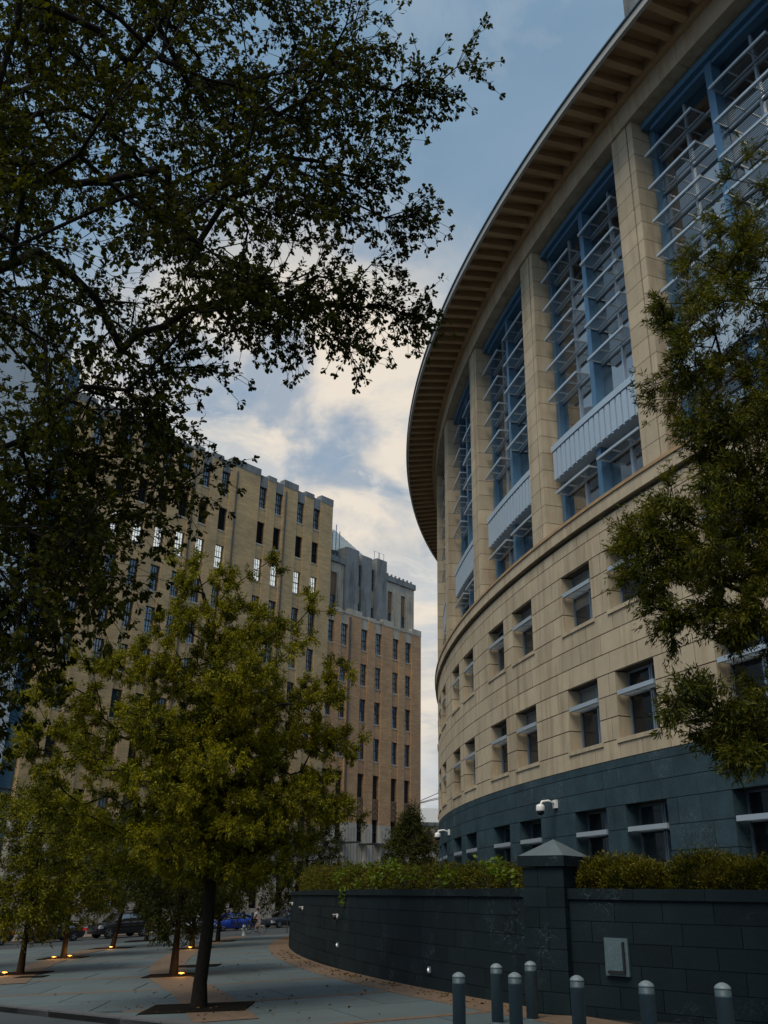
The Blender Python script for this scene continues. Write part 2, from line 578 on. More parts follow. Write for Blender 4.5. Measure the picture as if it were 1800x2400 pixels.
def line_strip(p0, p1, w, top, thick, m, name, parent=None, nseg=1, gap=0.0, share=None, **t):
    p0, p1 = Vector(p0), Vector(p1)
    d = (p1 - p0).normalized()
    nrm = Vector((-d.y, d.x))
    L = (p1 - p0).length / nseg
    for i in range(nseg):
        a = p0 + d * (L * i + gap)
        b = p0 + d * (L * (i + 1) - gap)
        slab_poly([tuple(a), tuple(b), tuple(b + nrm * w), tuple(a + nrm * w)], top, thick, m, name, parent, **t)


# kerb stones along the two edges of the plaza (each stone a piece)
kerb = empty('kerb')
tag(kerb, kind='structure', label='dark granite kerb edging the plaza')
line_strip(K1, K0, -0.28, 0.012, 0.3, KERB, 'kerb_stone', kerb, 40, 0.012)
line_strip((-36.0, 53.2), (6, 77.4), 0.25, 0.012, 0.3, KERB, 'kerb_stone', kerb, 32, 0.012)

# paving slabs
WC, WR = Vector((103.82, 62.41)), 108.75      # retaining wall circle
BC = Vector((82.5789, 54.8625))               # courthouse circle centre
BR = 79.03


def in_plaza(x, y):
    if math.hypot(x - WC.x, y - WC.y) < WR + 0.2 and x > -6:
        return False
    d = Vector(K1) - Vector(K0)
    nn = Vector((-d.y, d.x)).normalized()
    if (Vector((x, y)) - Vector(K0)).dot(nn) < 0.5:
        return False
    e = Vector((6, 77.4)) - Vector((-36.0, 53.2))
    ne = Vector((e.y, -e.x)).normalized()
    if (Vector((x, y)) - Vector((6, 77.4))).dot(ne) < 0.4:
        return False
    return True


def band_x(y):
    """centre line of the curved brown band through the row of trees"""
    pts = [(20, -2.6), (27.0, -4.42), (29, -5.06), (33.6, -6.6), (40, -7.95), (43, -8.4), (48.5, -9.0), (53, -9.5), (61, -9.6), (70, -9.0)]
    for (y0, x0), (y1, x1) in zip(pts, pts[1:]):
        if y0 <= y <= y1:
            return x0 + (x1 - x0) * (y - y0) / (y1 - y0)
    return pts[0][1] if y < 20 else pts[-1][1]


def clip(poly, p, n):
    out = []
    for i, a in enumerate(poly):
        b = poly[(i + 1) % len(poly)]
        da, db = (a - p).dot(n), (b - p).dot(n)
        if da >= 0:
            out.append(a)
        if da * db < 0:
            out.append(a + (b - a) * (da / (da - db)))
    return out


def paving():
    n = 0
    for zone in (0, 1):
        ang = math.radians(20 if zone == 0 else 3)
        ux, uy = Vector((math.cos(ang), math.sin(ang))), Vector((-math.sin(ang), math.cos(ang)))
        o0 = Vector((-1.9, 25.15)) if zone == 0 else Vector((-12.2, 34.0))
        for j in range(-6, 18):
            for i in range(-9, 14):
                # two slab rows between brown stripes 5.4 m apart
                row, half = divmod(j, 2)
                y0 = row * 5.4 + 0.17 + half * 2.53
                st = 1.3 if half else 0
                p = o0 + ux * (i * 2.6 + st) + uy * y0
                q = [p, p + ux * 2.565, p + ux * 2.565 + uy * 2.495, p + uy * 2.495]
                c = (q[0] + q[2]) / 2
                if c.y > 74 or c.x < -36:
                    continue
                bp = Vector((band_x(c.y), c.y))
                bt = Vector((band_x(c.y + .5) - band_x(c.y - .5), 1.0)).normalized()
                rn = Vector((bt.y, -bt.x))
                q = clip(q, bp, rn if zone == 0 else -rn)
                d1 = (Vector(K0) - Vector(K1)).normalized()
                q = clip(q, Vector(K0) + Vector((d1.y, -d1.x)) * .30, Vector((d1.y, -d1.x)))
                d2 = (Vector((6, 77.4)) - Vector((-36.0, 53.2))).normalized()
                q = clip(q, Vector((6, 77.4)) + Vector((d2.y, -d2.x)) * .02, Vector((d2.y, -d2.x)))
                if c.x > -9:
                    wv = (c - WC).normalized()
                    q = clip(q, WC + wv * (WR + .5), wv)
                if len(q) < 3:
                    continue
                jit = random.uniform(-.003, .003)
                slab_poly([tuple(v) for v in q], 0.004 + jit, 0.05, PAVE, 'paving_slab', plaza)
                n += 1
            if j % 2 == 0:
                row = j // 2
                i0, i1 = None, None
                p = o0 + uy * (row * 5.4)
                run = [k * 0.5 for k in range(-60, 70)]
                ok = [(lambda v: in_plaza(v.x, v.y) and ((v.x > band_x(v.y)) == (zone == 0)) and v.y < 73 and v.x > -33)(p + ux * s) for s in run]
                idx = [k for k, f in enumerate(ok) if f]
                if len(idx) > 3:
                    a, b = p + ux * run[idx[0]], p + ux * run[idx[-1]]
                    slab_poly([tuple(a - uy * .15), tuple(b - uy * .15), tuple(b + uy * .15), tuple(a + uy * .15)], 0.006, 0.05, BROWN, 'brick_stripe', plaza)
    return n


paving()


def ribbon(center, w0, w1, top, m, name, parent, **t):
    """flat ribbon following a list of (x, y) with normals sideways"""
    vs, fs = [], []
    for k, (x, y) in enumerate(center):
        a = Vector(center[max(k - 1, 0)])
        b = Vector(center[min(k + 1, len(center) - 1)])
        d = (b - a).normalized()
        nr = Vector((-d.y, d.x))
        for w in (w0, w1):
            q = Vector((x, y)) + nr * w
            vs.append((q.x, q.y, gz(q.x, q.y) + top))
            vs.append((q.x, q.y, gz(q.x, q.y) + top - 0.05))
    for k in range(len(center) - 1):
        i = 4 * k
        fs += [(i, i + 2, i + 6, i + 4), (i, i + 4, i + 5, i + 1), (i + 2, i + 3, i + 7, i + 6)]
    b = MB().add(vs, fs)
    o = b.obj(name, m, parent)
    tag(o, **t)
    return o


ribbon([(band_x(y), y) for y in np.arange(21, 70, 1.0)], -0.55, 0.75, 0.015, BROWN, 'brick_band', plaza)
wa = np.linspace(math.radians(-36), math.radians(14), 60)   # angle about the wall centre, 180deg - wa
ribbon([(WC.x - (WR) * math.cos(a), WC.y + (WR) * math.sin(a)) for a in wa], 0.0, 1.0, 0.017, BROWN, 'brick_band', plaza)
ribbon([(-11.6, 33.0), (-12.4, 36.0), (-13.2, 39.5), (-14.0, 43.5), (-14.7, 48.5), (-15.2, 54), (-15.2, 60)], -0.5, 0.6, 0.019, BROWN, 'brick_band', plaza)

# far sidewalk in front of the brick building
FPHI = 0.8252524
FD = Vector((math.cos(FPHI), math.sin(FPHI)))
FN = Vector((math.sin(FPHI), -math.cos(FPHI)))      # towards the camera
F0 = Vector((0, 115.2))


def fpt(s, off):
    return F0 + FD * s + FN * off


slab_poly([tuple(fpt(-90, 6.2)), tuple(fpt(60, 6.2)), tuple(fpt(60, -3)), tuple(fpt(-90, -3))], 0.0, 0.3, SWALK, 'sidewalk', kind='structure', label='brownish sidewalk along the foot of the brick building')

# ------------------------------------------------------------------ curved courthouse
A0, DA, PW = 1.2159, 0.1021, 0.0156
ZC, ZG, ZP, ZE = 13.057, 4.2095, 26.942, 27.807
ZU = (9.046, 11.187)
ZL = (4.822, 6.987)
ZGT = 2.818
WINS = ((0.0059, 0.0326), (0.0468, 0.0733))
court = empty('courthouse', (BC.x, BC.y, EYE))
tag(court, 'curved tan limestone courthouse with tall louvered window bays and a deep ribbed eave', 'building')
GA, GZ = 0.00021, 0.0165
CACHE = {}


def bay_angle(k):
    return A0 + DA * (k - 1)


def ring_mesh(key, *args, m=None, n=2):
    kk = (key,) + tuple(round(a, 4) for a in args)
    if kk not in CACHE:
        CACHE[kk] = MB().ring(*args, n=n).mesh(key, m)
    return CACHE[kk]


def put(name, me, ang, parent=court, **t):
    o = link(name, me, parent)
    o.rotation_euler = (0, 0, -ang)
    tag(o, **t)
    return o


STUFF = {'stone_block': MB(), 'granite_block': MB()}


def block(name, m, ac, wa_, z0, z1, depth, solo, rr=BR):
    """one facing stone of angular width wa_ centred at ac"""
    jit = random.uniform(-0.004, 0.004)
    G_A, G_Z = (GA, GZ) if name == 'stone_block' else (GA * .6, GZ * .6)
    if solo:
        me = ring_mesh(name, rr - depth, rr, -wa_ / 2 + G_A, wa_ / 2 - G_A, z0 + G_Z, z1 - G_Z, m=m)
        o = put(name, me, ac)
        o.scale = (1 + jit / rr, 1 + jit / rr, 1)
    else:
        STUFF[name].ring(rr - depth, rr + jit, ac - wa_ / 2 + G_A, ac + wa_ / 2 - G_A, z0 + G_Z, z1 - G_Z, n=2)


def courses(name, m, k, z0, z1, row, openings, solo, target=0.0165):
    """fill one course of bay k, leaving the openings free"""
    base = bay_angle(k)
    edges = [0.0] + [e for o in openings for e in o] + [DA]
    segs = [(edges[i], edges[i + 1]) for i in range(0, len(edges), 2)]
    if openings:                # wrap the pier across the bay joint
        segs = [(segs[1][0], segs[1][1]), (segs[2][0], DA + segs[0][1])]
    for si, (e0, e1) in enumerate(segs):
        w = e1 - e0
        if openings:
            if si == 0:
                cuts = [0, w * (0.36 if row % 2 else 0.62), w] if w > .010 else [0, w]
            else:
                cuts = [0, w * .30, w * .68, w] if row % 2 else [0, w * .46, w * .82, w]
        else:
            off = 0.5 if row % 2 else 0.0
            n = 6
            u = w / n
            cuts = [u * (i + off) for i in range(n + 1)]
            # mild irregularity
            cuts = [c + u * 0.22 * math.sin(7 * row + 3 * i) * (0 < i < n) for i, c in enumerate(cuts)]
        for c0, c1 in zip(cuts, cuts[1:]):
            edge = openings and (c0 == 0 or abs(c1 - w) < 1e-9)
            block(name, m, base + e0 + (c0 + c1) / 2, c1 - c0, z0, z1, 0.5 if edge else 0.14, solo)


BAYS = range(-1, 6)


def lower_walls():
    lime = [(ZG, ZL[0], 0)]
    h = (ZL[1] - ZL[0]) / 3
    lime += [(ZL[0] + h * i, ZL[0] + h * (i + 1), 1) for i in range(3)]
    h = (ZU[0] - ZL[1]) / 3
    lime += [(ZL[1] + h * i, ZL[1] + h * (i + 1), 0) for i in range(3)]
    h = (ZU[1] - ZU[0]) / 3
    lime += [(ZU[0] + h * i, ZU[0] + h * (i + 1), 1) for i in range(3)]
    lime += [(ZU[1], ZU[1] + .72, 0), (ZU[1] + .72, 12.36, 0)]
    gran = [(3.95, ZG, 0), (3.38, 3.95, 0), (ZGT, 3.38, 0), (2.1, ZGT, 1), (1.4, 2.1, 1), (0.7, 1.4, 1), (0.0, 0.7, 1)]
    for k in BAYS:
        for r, (z0, z1, wi) in enumerate(lime):
            courses('stone_block', LIME, k, z0, z1, r, WINS if wi else (), 0 <= k <= 3)
        for r, (z0, z1, wi) in enumerate(gran):
            courses('granite_block', GRAN, k, z0, z1, r + 1, WINS if wi else (), True)
    for nme, mm in (('stone_block', LIME), ('granite_block', GRAN)):
        if STUFF[nme].v:
            tag(STUFF[nme].obj(nme, mm, court), kind='stuff')
    a_lo, a_hi = bay_angle(-2), 2.05
    # backing behind the joints and the inner core
    b = MB()
    for k in range(-2, 9):
        for (o0, o1) in ((WINS[0][1], WINS[1][0]), (WINS[1][1], DA + WINS[0][0])):
            b.ring(BR - .45, BR - .035, bay_angle(k) + o0 + .0006, bay_angle(k) + o1 - .0006, -1.0, ZC - .7, n=2)
        for (w0, w1) in WINS:
            for z0, z1 in ((-1.0, -.02), (ZGT + .02, ZL[0] - .02), (ZL[1] + .02, ZU[0] - .02), (ZU[1] + .02, ZC - .7)):
                b.ring(BR - .45, BR - .034, bay_angle(k) + w0 - .0008, bay_angle(k) + w1 + .0008, z0, z1, n=1)
    b.obj('wall', JOINT, court)
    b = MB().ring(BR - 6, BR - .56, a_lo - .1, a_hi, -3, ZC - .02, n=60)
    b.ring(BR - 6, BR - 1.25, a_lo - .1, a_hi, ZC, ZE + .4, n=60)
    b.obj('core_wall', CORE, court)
    # plain continuation of the drum beyond the part in view
    b = MB().ring(BR - .5, BR, bay_angle(6) + .008, a_hi, -1.5, ZG, n=8)
    b.obj('granite_wall', GRAN, court)
    b = MB().ring(BR - .5, BR, bay_angle(6) + .008, a_hi, ZG, 12.36, n=8)
    b.obj('stone_wall', LIME, court)
    # cornice ledge: stones with joints
    for k in BAYS:
        for i in range(5):
            w = DA / 5
            put('cornice_stone', ring_mesh('cornice_stone', BR - .95, BR + .15, -w / 2 + .0001, w / 2 - .0001, 12.50, ZC - .12, m=LIME), bay_angle(k) + w * (i + .5))
            put('cornice_stone', ring_mesh('cornice_cap', BR - .95, BR + .20, -w / 2 + .0001, w / 2 - .0001, ZC - .115, ZC, m=LIME_W), bay_angle(k) + w * (i + .5))
    b = MB().ring(BR - .8, BR - .07, a_lo, a_hi, 12.33, 12.52, n=50)
    b.obj('cornice_groove', JOINT, court)
    MB().ring(BR - .95, BR + .15, bay_angle(6), a_hi, 12.5, ZC, n=8).obj('cornice', LIME, court)


LIME_W = mat('weathered_limestone', (0.36, 0.24, 0.13), 0.85, 0.2, 2.0, fine=(40, .15), coords='World')
lower_walls()


def small_window_meshes():
    """frame, two panes and light shelf of one punched window, centred at angle 0"""
    out = {}
    for nm, (z0, z1) in (('L', ZL), ('U', ZU), ('G', (0.0, ZGT))):
        w = WINS[0][1] - WINS[0][0]
        a0, a1 = -w / 2 + .0002, w / 2 - .0002
        r0, r1 = BR - .53, BR - .44
        zs = z1 - .78
        fr = MB()
        t = .0008
        fr.ring(r0, r1, a0, a0 + t, z0, z1)
        fr.ring(r0, r1, a1 - t, a1, z0, z1)
        fr.ring(r0, r1 - .004, a0 + t, a1 - t, z0, z0 + .07)
        fr.ring(r0, r1 - .004, a0 + t, a1 - t, z1 - .07, z1)
        am = a0 + w * .36
        fr.ring(r0, r1 + .02, am - .0011, am - .0002, z0 + .07, z1 - .07)
        fr.ring(r0, r1 + .02, am + .0002, am + .0011, z0 + .07, z1 - .07)
        fr.ring(r0, r1 - .008, a0 + t, am - .0012, zs - .04, zs + .04)
        fr.ring(r0, r1 - .008, am + .0012, a1 - t, zs - .04, zs + .04)
        pb = MB().ring(BR - .545, BR - .50, a0 + t, am - .0005, z0 + .03, z1 - .03)
        pa = MB().ring(BR - .545, BR - .50, am + .0005, a1 - t, z0 + .03, z1 - .03)
        sh = MB()
        hw = w / 2 - .0008
        sh.ring(BR - .06, BR + .02, -hw, hw, zs - .02, zs + .12)
        for rr in (.16, .26, .36):
            sh.ring(BR - rr - .045, BR - rr, -hw, hw, zs + .0, zs + .03)
        for aa in (-hw, 0.0004, hw - .0008):
            sh.ring(BR - .45, BR - .06, aa, aa + .0007, zs - .005, zs + .05)
        si = MB().ring(BR - .5, BR + .05, -w / 2 - .0016, w / 2 + .0016, z0 - .13, z0 + .004)
        out[nm] = (fr.mesh('window', ALU_W if nm != 'G' else STEEL_D), pa.mesh('pane', PANE), pb.mesh('pane', PANE), sh.mesh('light_shelf', ALU_B), si.mesh('sill', LIME))
    return out


SW = small_window_meshes()
BLIND = mat('drawn_blind', (0.17, 0.17, 0.155), 0.25, 0.08, 1.0)
BLINDS = {}
for row, (z0, z1) in (('L', ZL), ('U', ZU)):
    w_ = WINS[0][1] - WINS[0][0]
    BLINDS[row] = [MB().ring(BR - .505, BR - .495, -w_ / 2 + .0012, w_ / 2 - .0012, z1 - h, z1 - .05).mesh('blind', BLIND) for h in (.45, .8, 1.25)]
for k in BAYS:
    for (w0, w1) in WINS:
        a = bay_angle(k) + (w0 + w1) / 2
        for row in 'LUG':
            fr, pa, pb, sh, si = SW[row]
            w = put('window', fr, a)
            link('pane', pa, w)
            link('pane', pb, w)
            link('light_shelf', sh, w)
            if row != 'G' and random.random() < .35:
                z0, z1 = ZL if row == 'L' else ZU
                link('blind', BLINDS[row][random.randrange(3)], w)
            if row != 'G':
                put('sill', si, a)


def upper_storey():
    a_lo, a_hi = bay_angle(-2), 2.05
    # pillars of stacked stones, with a narrow set-back strip on the near side
    hc = (ZP - ZC) / 18
    for k in range(-1, 8):
        pil = put('pillar', MB().ring(BR - 1.2, BR - .05, -PW + .0002, -.0002, ZC, ZP + .2).mesh('pillar', JOINT), bay_angle(k))
        for i in range(18):
            z0, z1 = ZC + hc * i + .011, ZC + hc * (i + 1) - .011
            m1 = ring_mesh('pillar_stone', BR - .7, BR, -.0113, 0.0, ZC + .011, ZC + hc - .011, m=LIME)
            m2 = ring_mesh('pillar_strip', BR - 1.2, BR - .02, -PW, -.0119, ZC + .011, ZC + hc - .011, m=LIME)
            for mm in (m1, m2):
                o = link('pillar_stone', mm, pil)
                o.location = (0, 0, hc * i)
    # frieze beam
    for k in range(-1, 9):
        for i in range(2):
            put('frieze_stone', ring_mesh('frieze_stone', BR - .62, BR + .1, -DA / 4 + .0001, DA / 4 - .0001, ZP, ZE + .16, m=LIME, n=4), bay_angle(k) + DA * (i + .5) / 2 - DA)
    MB().ring(BR - 1.3, BR - .6, a_lo, a_hi, ZE - .3, ZE + .4, n=60).obj('head_soffit', SOFFIT, court)
    # eave
    RO = BR + 2.075
    MB().ring(BR + .08, RO - .12, a_lo - .1, a_hi + .5, ZE + .30, ZE + .40, n=110, z0i=ZE + .62, z1i=ZE + .74).obj('soffit', SOFFIT, court)
    MB().ring(RO - .13, RO, a_lo - .1, a_hi + .5, ZE, ZE + .30, n=110).obj('fascia', FASC, court)
    MB().ring(RO - .2, RO + .06, a_lo - .1, a_hi + .5, ZE + .305, ZE + .38, n=110).obj('gutter', ALU_D, court)
    MB().ring(BR + .1, BR + .32, a_lo - .1, a_hi + .5, ZE + .06, ZE + .58, n=110).obj('eave_rail', SOFFIT, court)
    MB().ring(BR - 14, RO - .05, a_lo - .1, a_hi + .5, ZE + .42, ZE + .46, n=110, z0i=ZE + 2.2, z1i=ZE + 2.3).obj('roof', ROOF_M, court)
    bm = MB().ring(BR + .33, RO - .14, -.0017, .0017, ZE + .02, ZE + .36, n=1, z0i=ZE + .12, z1i=ZE + .70).mesh('eave_beam', SOFFIT)
    for i in range(-22, 68):
        put('eave_beam', bm, A0 + DA * (i * .1 - .006))
    # stair tower standing on the roof
    MB().ring(BR - 12, BR - 5, 1.19, 1.2782, ZE + .6, ZE + 16.5, n=3).obj('roof_tower', STONE_G, court)

    # glazed bays
    R_G = BR - .95
    op0, op1 = .0008, DA - PW - .0008           # opening measured from the right-hand pillar
    spz = (15.55, 17.10)
    post = (.0408, .0446)
    cols = ((.0022, post[0]), (post[1], op1 - .0018))
    ztop = ZP - .55
    fr = MB()
    # jamb posts, central post, header and sill rails
    for (p0, p1, rf) in ((op0, op0 + .0036, -.75), (op1 - .0036, op1, -.75), (post[0], post[1], -.55)):
        fr.ring(R_G - .08, BR + rf, p0, p1, ZC + .01, ZP - .05)
    fr.ring(R_G - .08, BR - .58, op0 + .0037, post[0] - .0001, ztop, ZP - .012, n=3)
    fr.ring(R_G - .08, BR - .58, post[1] + .0001, op1 - .0037, ztop, ZP - .012, n=3)
    hdr = MB().ring(BR - .98, BR - .40, op0 + .0002, op1 - .0002, ZP - .36, ZP - .07, n=5)
    slim = MB()
    panes = []
    shade_rows = [19.18, 20.66, 22.14, 23.62, 25.10]
    lows = [14.9]
    tall = [spz[1] + .05] + [z - .06 for z in shade_rows] + [ztop]
    for (c0, c1) in cols:
        c0, c1 = max(c0, op0 + .0037), min(c1, op1 - .0037)
        cm = c0 + (c1 - c0) * .5
        slim.ring(R_G - .06, R_G + .07, cm - .0006, cm + .0006, spz[1], ztop)
        slim.ring(R_G - .06, R_G + .07, cm - .0009, cm + .0009, ZC + .01, spz[0])
        for z in tall[1:-1]:
            for q0, q1 in ((c0, cm - .0007), (cm + .0007, c1)):
                slim.ring(R_G - .06, R_G + .06, q0, q1, z - .035, z + .035, n=2)
        for z0, z1 in [(ZC + .02, 14.98), (15.02, spz[0])] + list(zip(tall, tall[1:])):
            for q0, q1 in ((c0, cm), (cm, c1)):
                panes.append(MB().ring(R_G - .05, R_G, q0 + .0002, q1 - .0002, z0 + .03, z1 - .03, n=1).mesh('pane', PANE_S))
        slim.ring(R_G - .05, R_G + .06, c0, cm - .001, 14.95, 15.03, n=2)
        slim.ring(R_G - .05, R_G + .06, cm + .001, c1, 14.95, 15.03, n=2)
        slim.ring(R_G - .05, R_G + .08, c0, c1, ZC + .012, ZC + .12, n=2)
    frm, hm, sm = fr.mesh('bay_window', STEEL), hdr.mesh('header_beam', STEEL), slim.mesh('mullion', ALU)
    # ribbed spandrel box
    sp = MB().ring(R_G + .02, BR - .42, op0 + .0022, op1 - .0022, spz[0], spz[1] - .30, n=6).mesh('spandrel', SPAND)
    spc = MB().ring(R_G + .02, BR - .33, op0 + .0016, op1 - .0016, spz[1] - .26, spz[1], n=6).mesh('spandrel_cap', SPAND)
    spg = MB().ring(R_G + .02, BR - .45, op0 + .0022, op1 - .0022, spz[1] - .31, spz[1] - .25, n=6).mesh('spandrel_joint', FRAME_K)
    NR = 17
    rw = (op1 - op0 - .0046) / NR
    rib = MB().ring(BR - .43, BR - .36, -rw * .5 + .00055, rw * .5 - .00055, spz[0] + .02, spz[1] - .31).mesh('rib', SPAND)
    # sunshades
    def shade(c0, c1):
        w = c1 - c0
        f = MB()
        f.ring(BR - .35, BR - .28, -w / 2, w / 2, -.01, .085, n=2)                      # front bar
        f.ring(R_G + .06, R_G + .13, -w / 2, w / 2, .02, .08, n=2)                      # back bar
        for aa in (-w / 2, w * .16, -w * .18, w / 2 - .0007):
            f.ring(R_G + .05, BR - .35, aa, aa + .0005, .0, .06)
        sl = []
        for i in range(6):
            rr = R_G + .155 + i * .074
            sl.append(MB().ring(rr, rr + .026, -w / 2 + .0008, w / 2 - .0008, .012, .03, n=2).mesh('slat', ALU_D))
        return f.mesh('sunshade', ALU_B), sl
    sc = ((.0095, .0408), (.0520, .0835))
    shades = [shade(*c) for c in sc]
    low = shade(.0055, .0395), shade(.0465, .0805)
    for k in range(-1, 7):
        a = bay_angle(k)
        b = put('bay_window', frm, a)
        link('header_beam', hm, b)
        link('mullion', sm, b)
        for p in panes:
            link('pane', p, b)
        s = put('spandrel', sp, a)
        link('spandrel_cap', spc, s)
        link('spandrel_joint', spg, s)
        for i in range(NR):
            if k <= 4:
                o = link('rib', rib, s)
                o.rotation_euler = (0, 0, -(op0 + .0023 + rw * (i + .5)))
        for ci, (c0, c1) in enumerate(sc):
            for z in shade_rows + lows:
                f, sl = shades[ci] if z > 16 else low[ci]
                cc = (c0 + c1) / 2 if z > 16 else ((.0225, .0635)[ci])
                h = put('sunshade', f, a + cc)
                h.location = (0, 0, z)
                if 0 <= k <= 4:
                    for q in sl:
                        link('slat', q, h)
                else:
                    b2 = MB()
                    for q in sl:
                        b2.add([v.co for v in q.vertices], [tuple(p.vertices) for p in q.polygons])
                    tag(b2.obj('slat', ALU_D, h), kind='stuff')


FASC = mat('fascia_paint', (0.34, 0.34, 0.32), 0.5, 0.08, 1.0)
upper_storey()


def dome_camera(ang, z):
    t = empty('security_camera')
    t.parent = None
    P = Vector((BC.x - BR * math.sin(ang), BC.y - BR * math.cos(ang), EYE + z))
    out = Vector((-math.sin(ang), -math.cos(ang), 0))
    t.location = P
    t.rotation_euler = (0, 0, math.atan2(out.y, out.x))
    MB().box(0, .09, -.12, .12, -.14, .14).obj('mount_plate', WHITEP, t)
    pts = [(.09, 0, .02), (.3, 0, .10), (.55, 0, .06), (.62, 0, -.06)]
    MB().tube(pts, .045, 8).obj('arm', WHITEP, t, True)
    MB().lathe([(.05, .10), (.13, .07), (.155, 0), (.155, -.12), (.15, -.14)], 18, (.62, 0, -.12)).obj('housing', WHITEP, t, True)
    MB().lathe([(.13, 0), (.125, -.06), (.09, -.11), (.03, -.135), (.005, -.14)], 18, (.62, 0, -.26)).obj('dome', BLACKP, t, True)
    return t


tag(dome_camera(1.3065, 3.20), 'white dome camera on the dark granite base above the wall pillar, nearer one', 'security camera', 'dome cameras on the courthouse')
tag(dome_camera(1.5130, 3.22), 'white dome camera on the granite base where the courthouse curves away beside the trees', 'security camera', 'dome cameras on the courthouse')


# ------------------------------------------------------------------ art deco brick building
SC = 1.28
deco = empty('brick_building', (F0.x, F0.y, EYE), FPHI)
tag(deco, 'tall tan brick art deco office block with vertical window strips and a setback stone attic', 'building')


WARML = mat('warm_lamp', (0.8, 0.5, 0.2), 0.4, 0.02, emit=((1.0, .5, .15), 1.0))


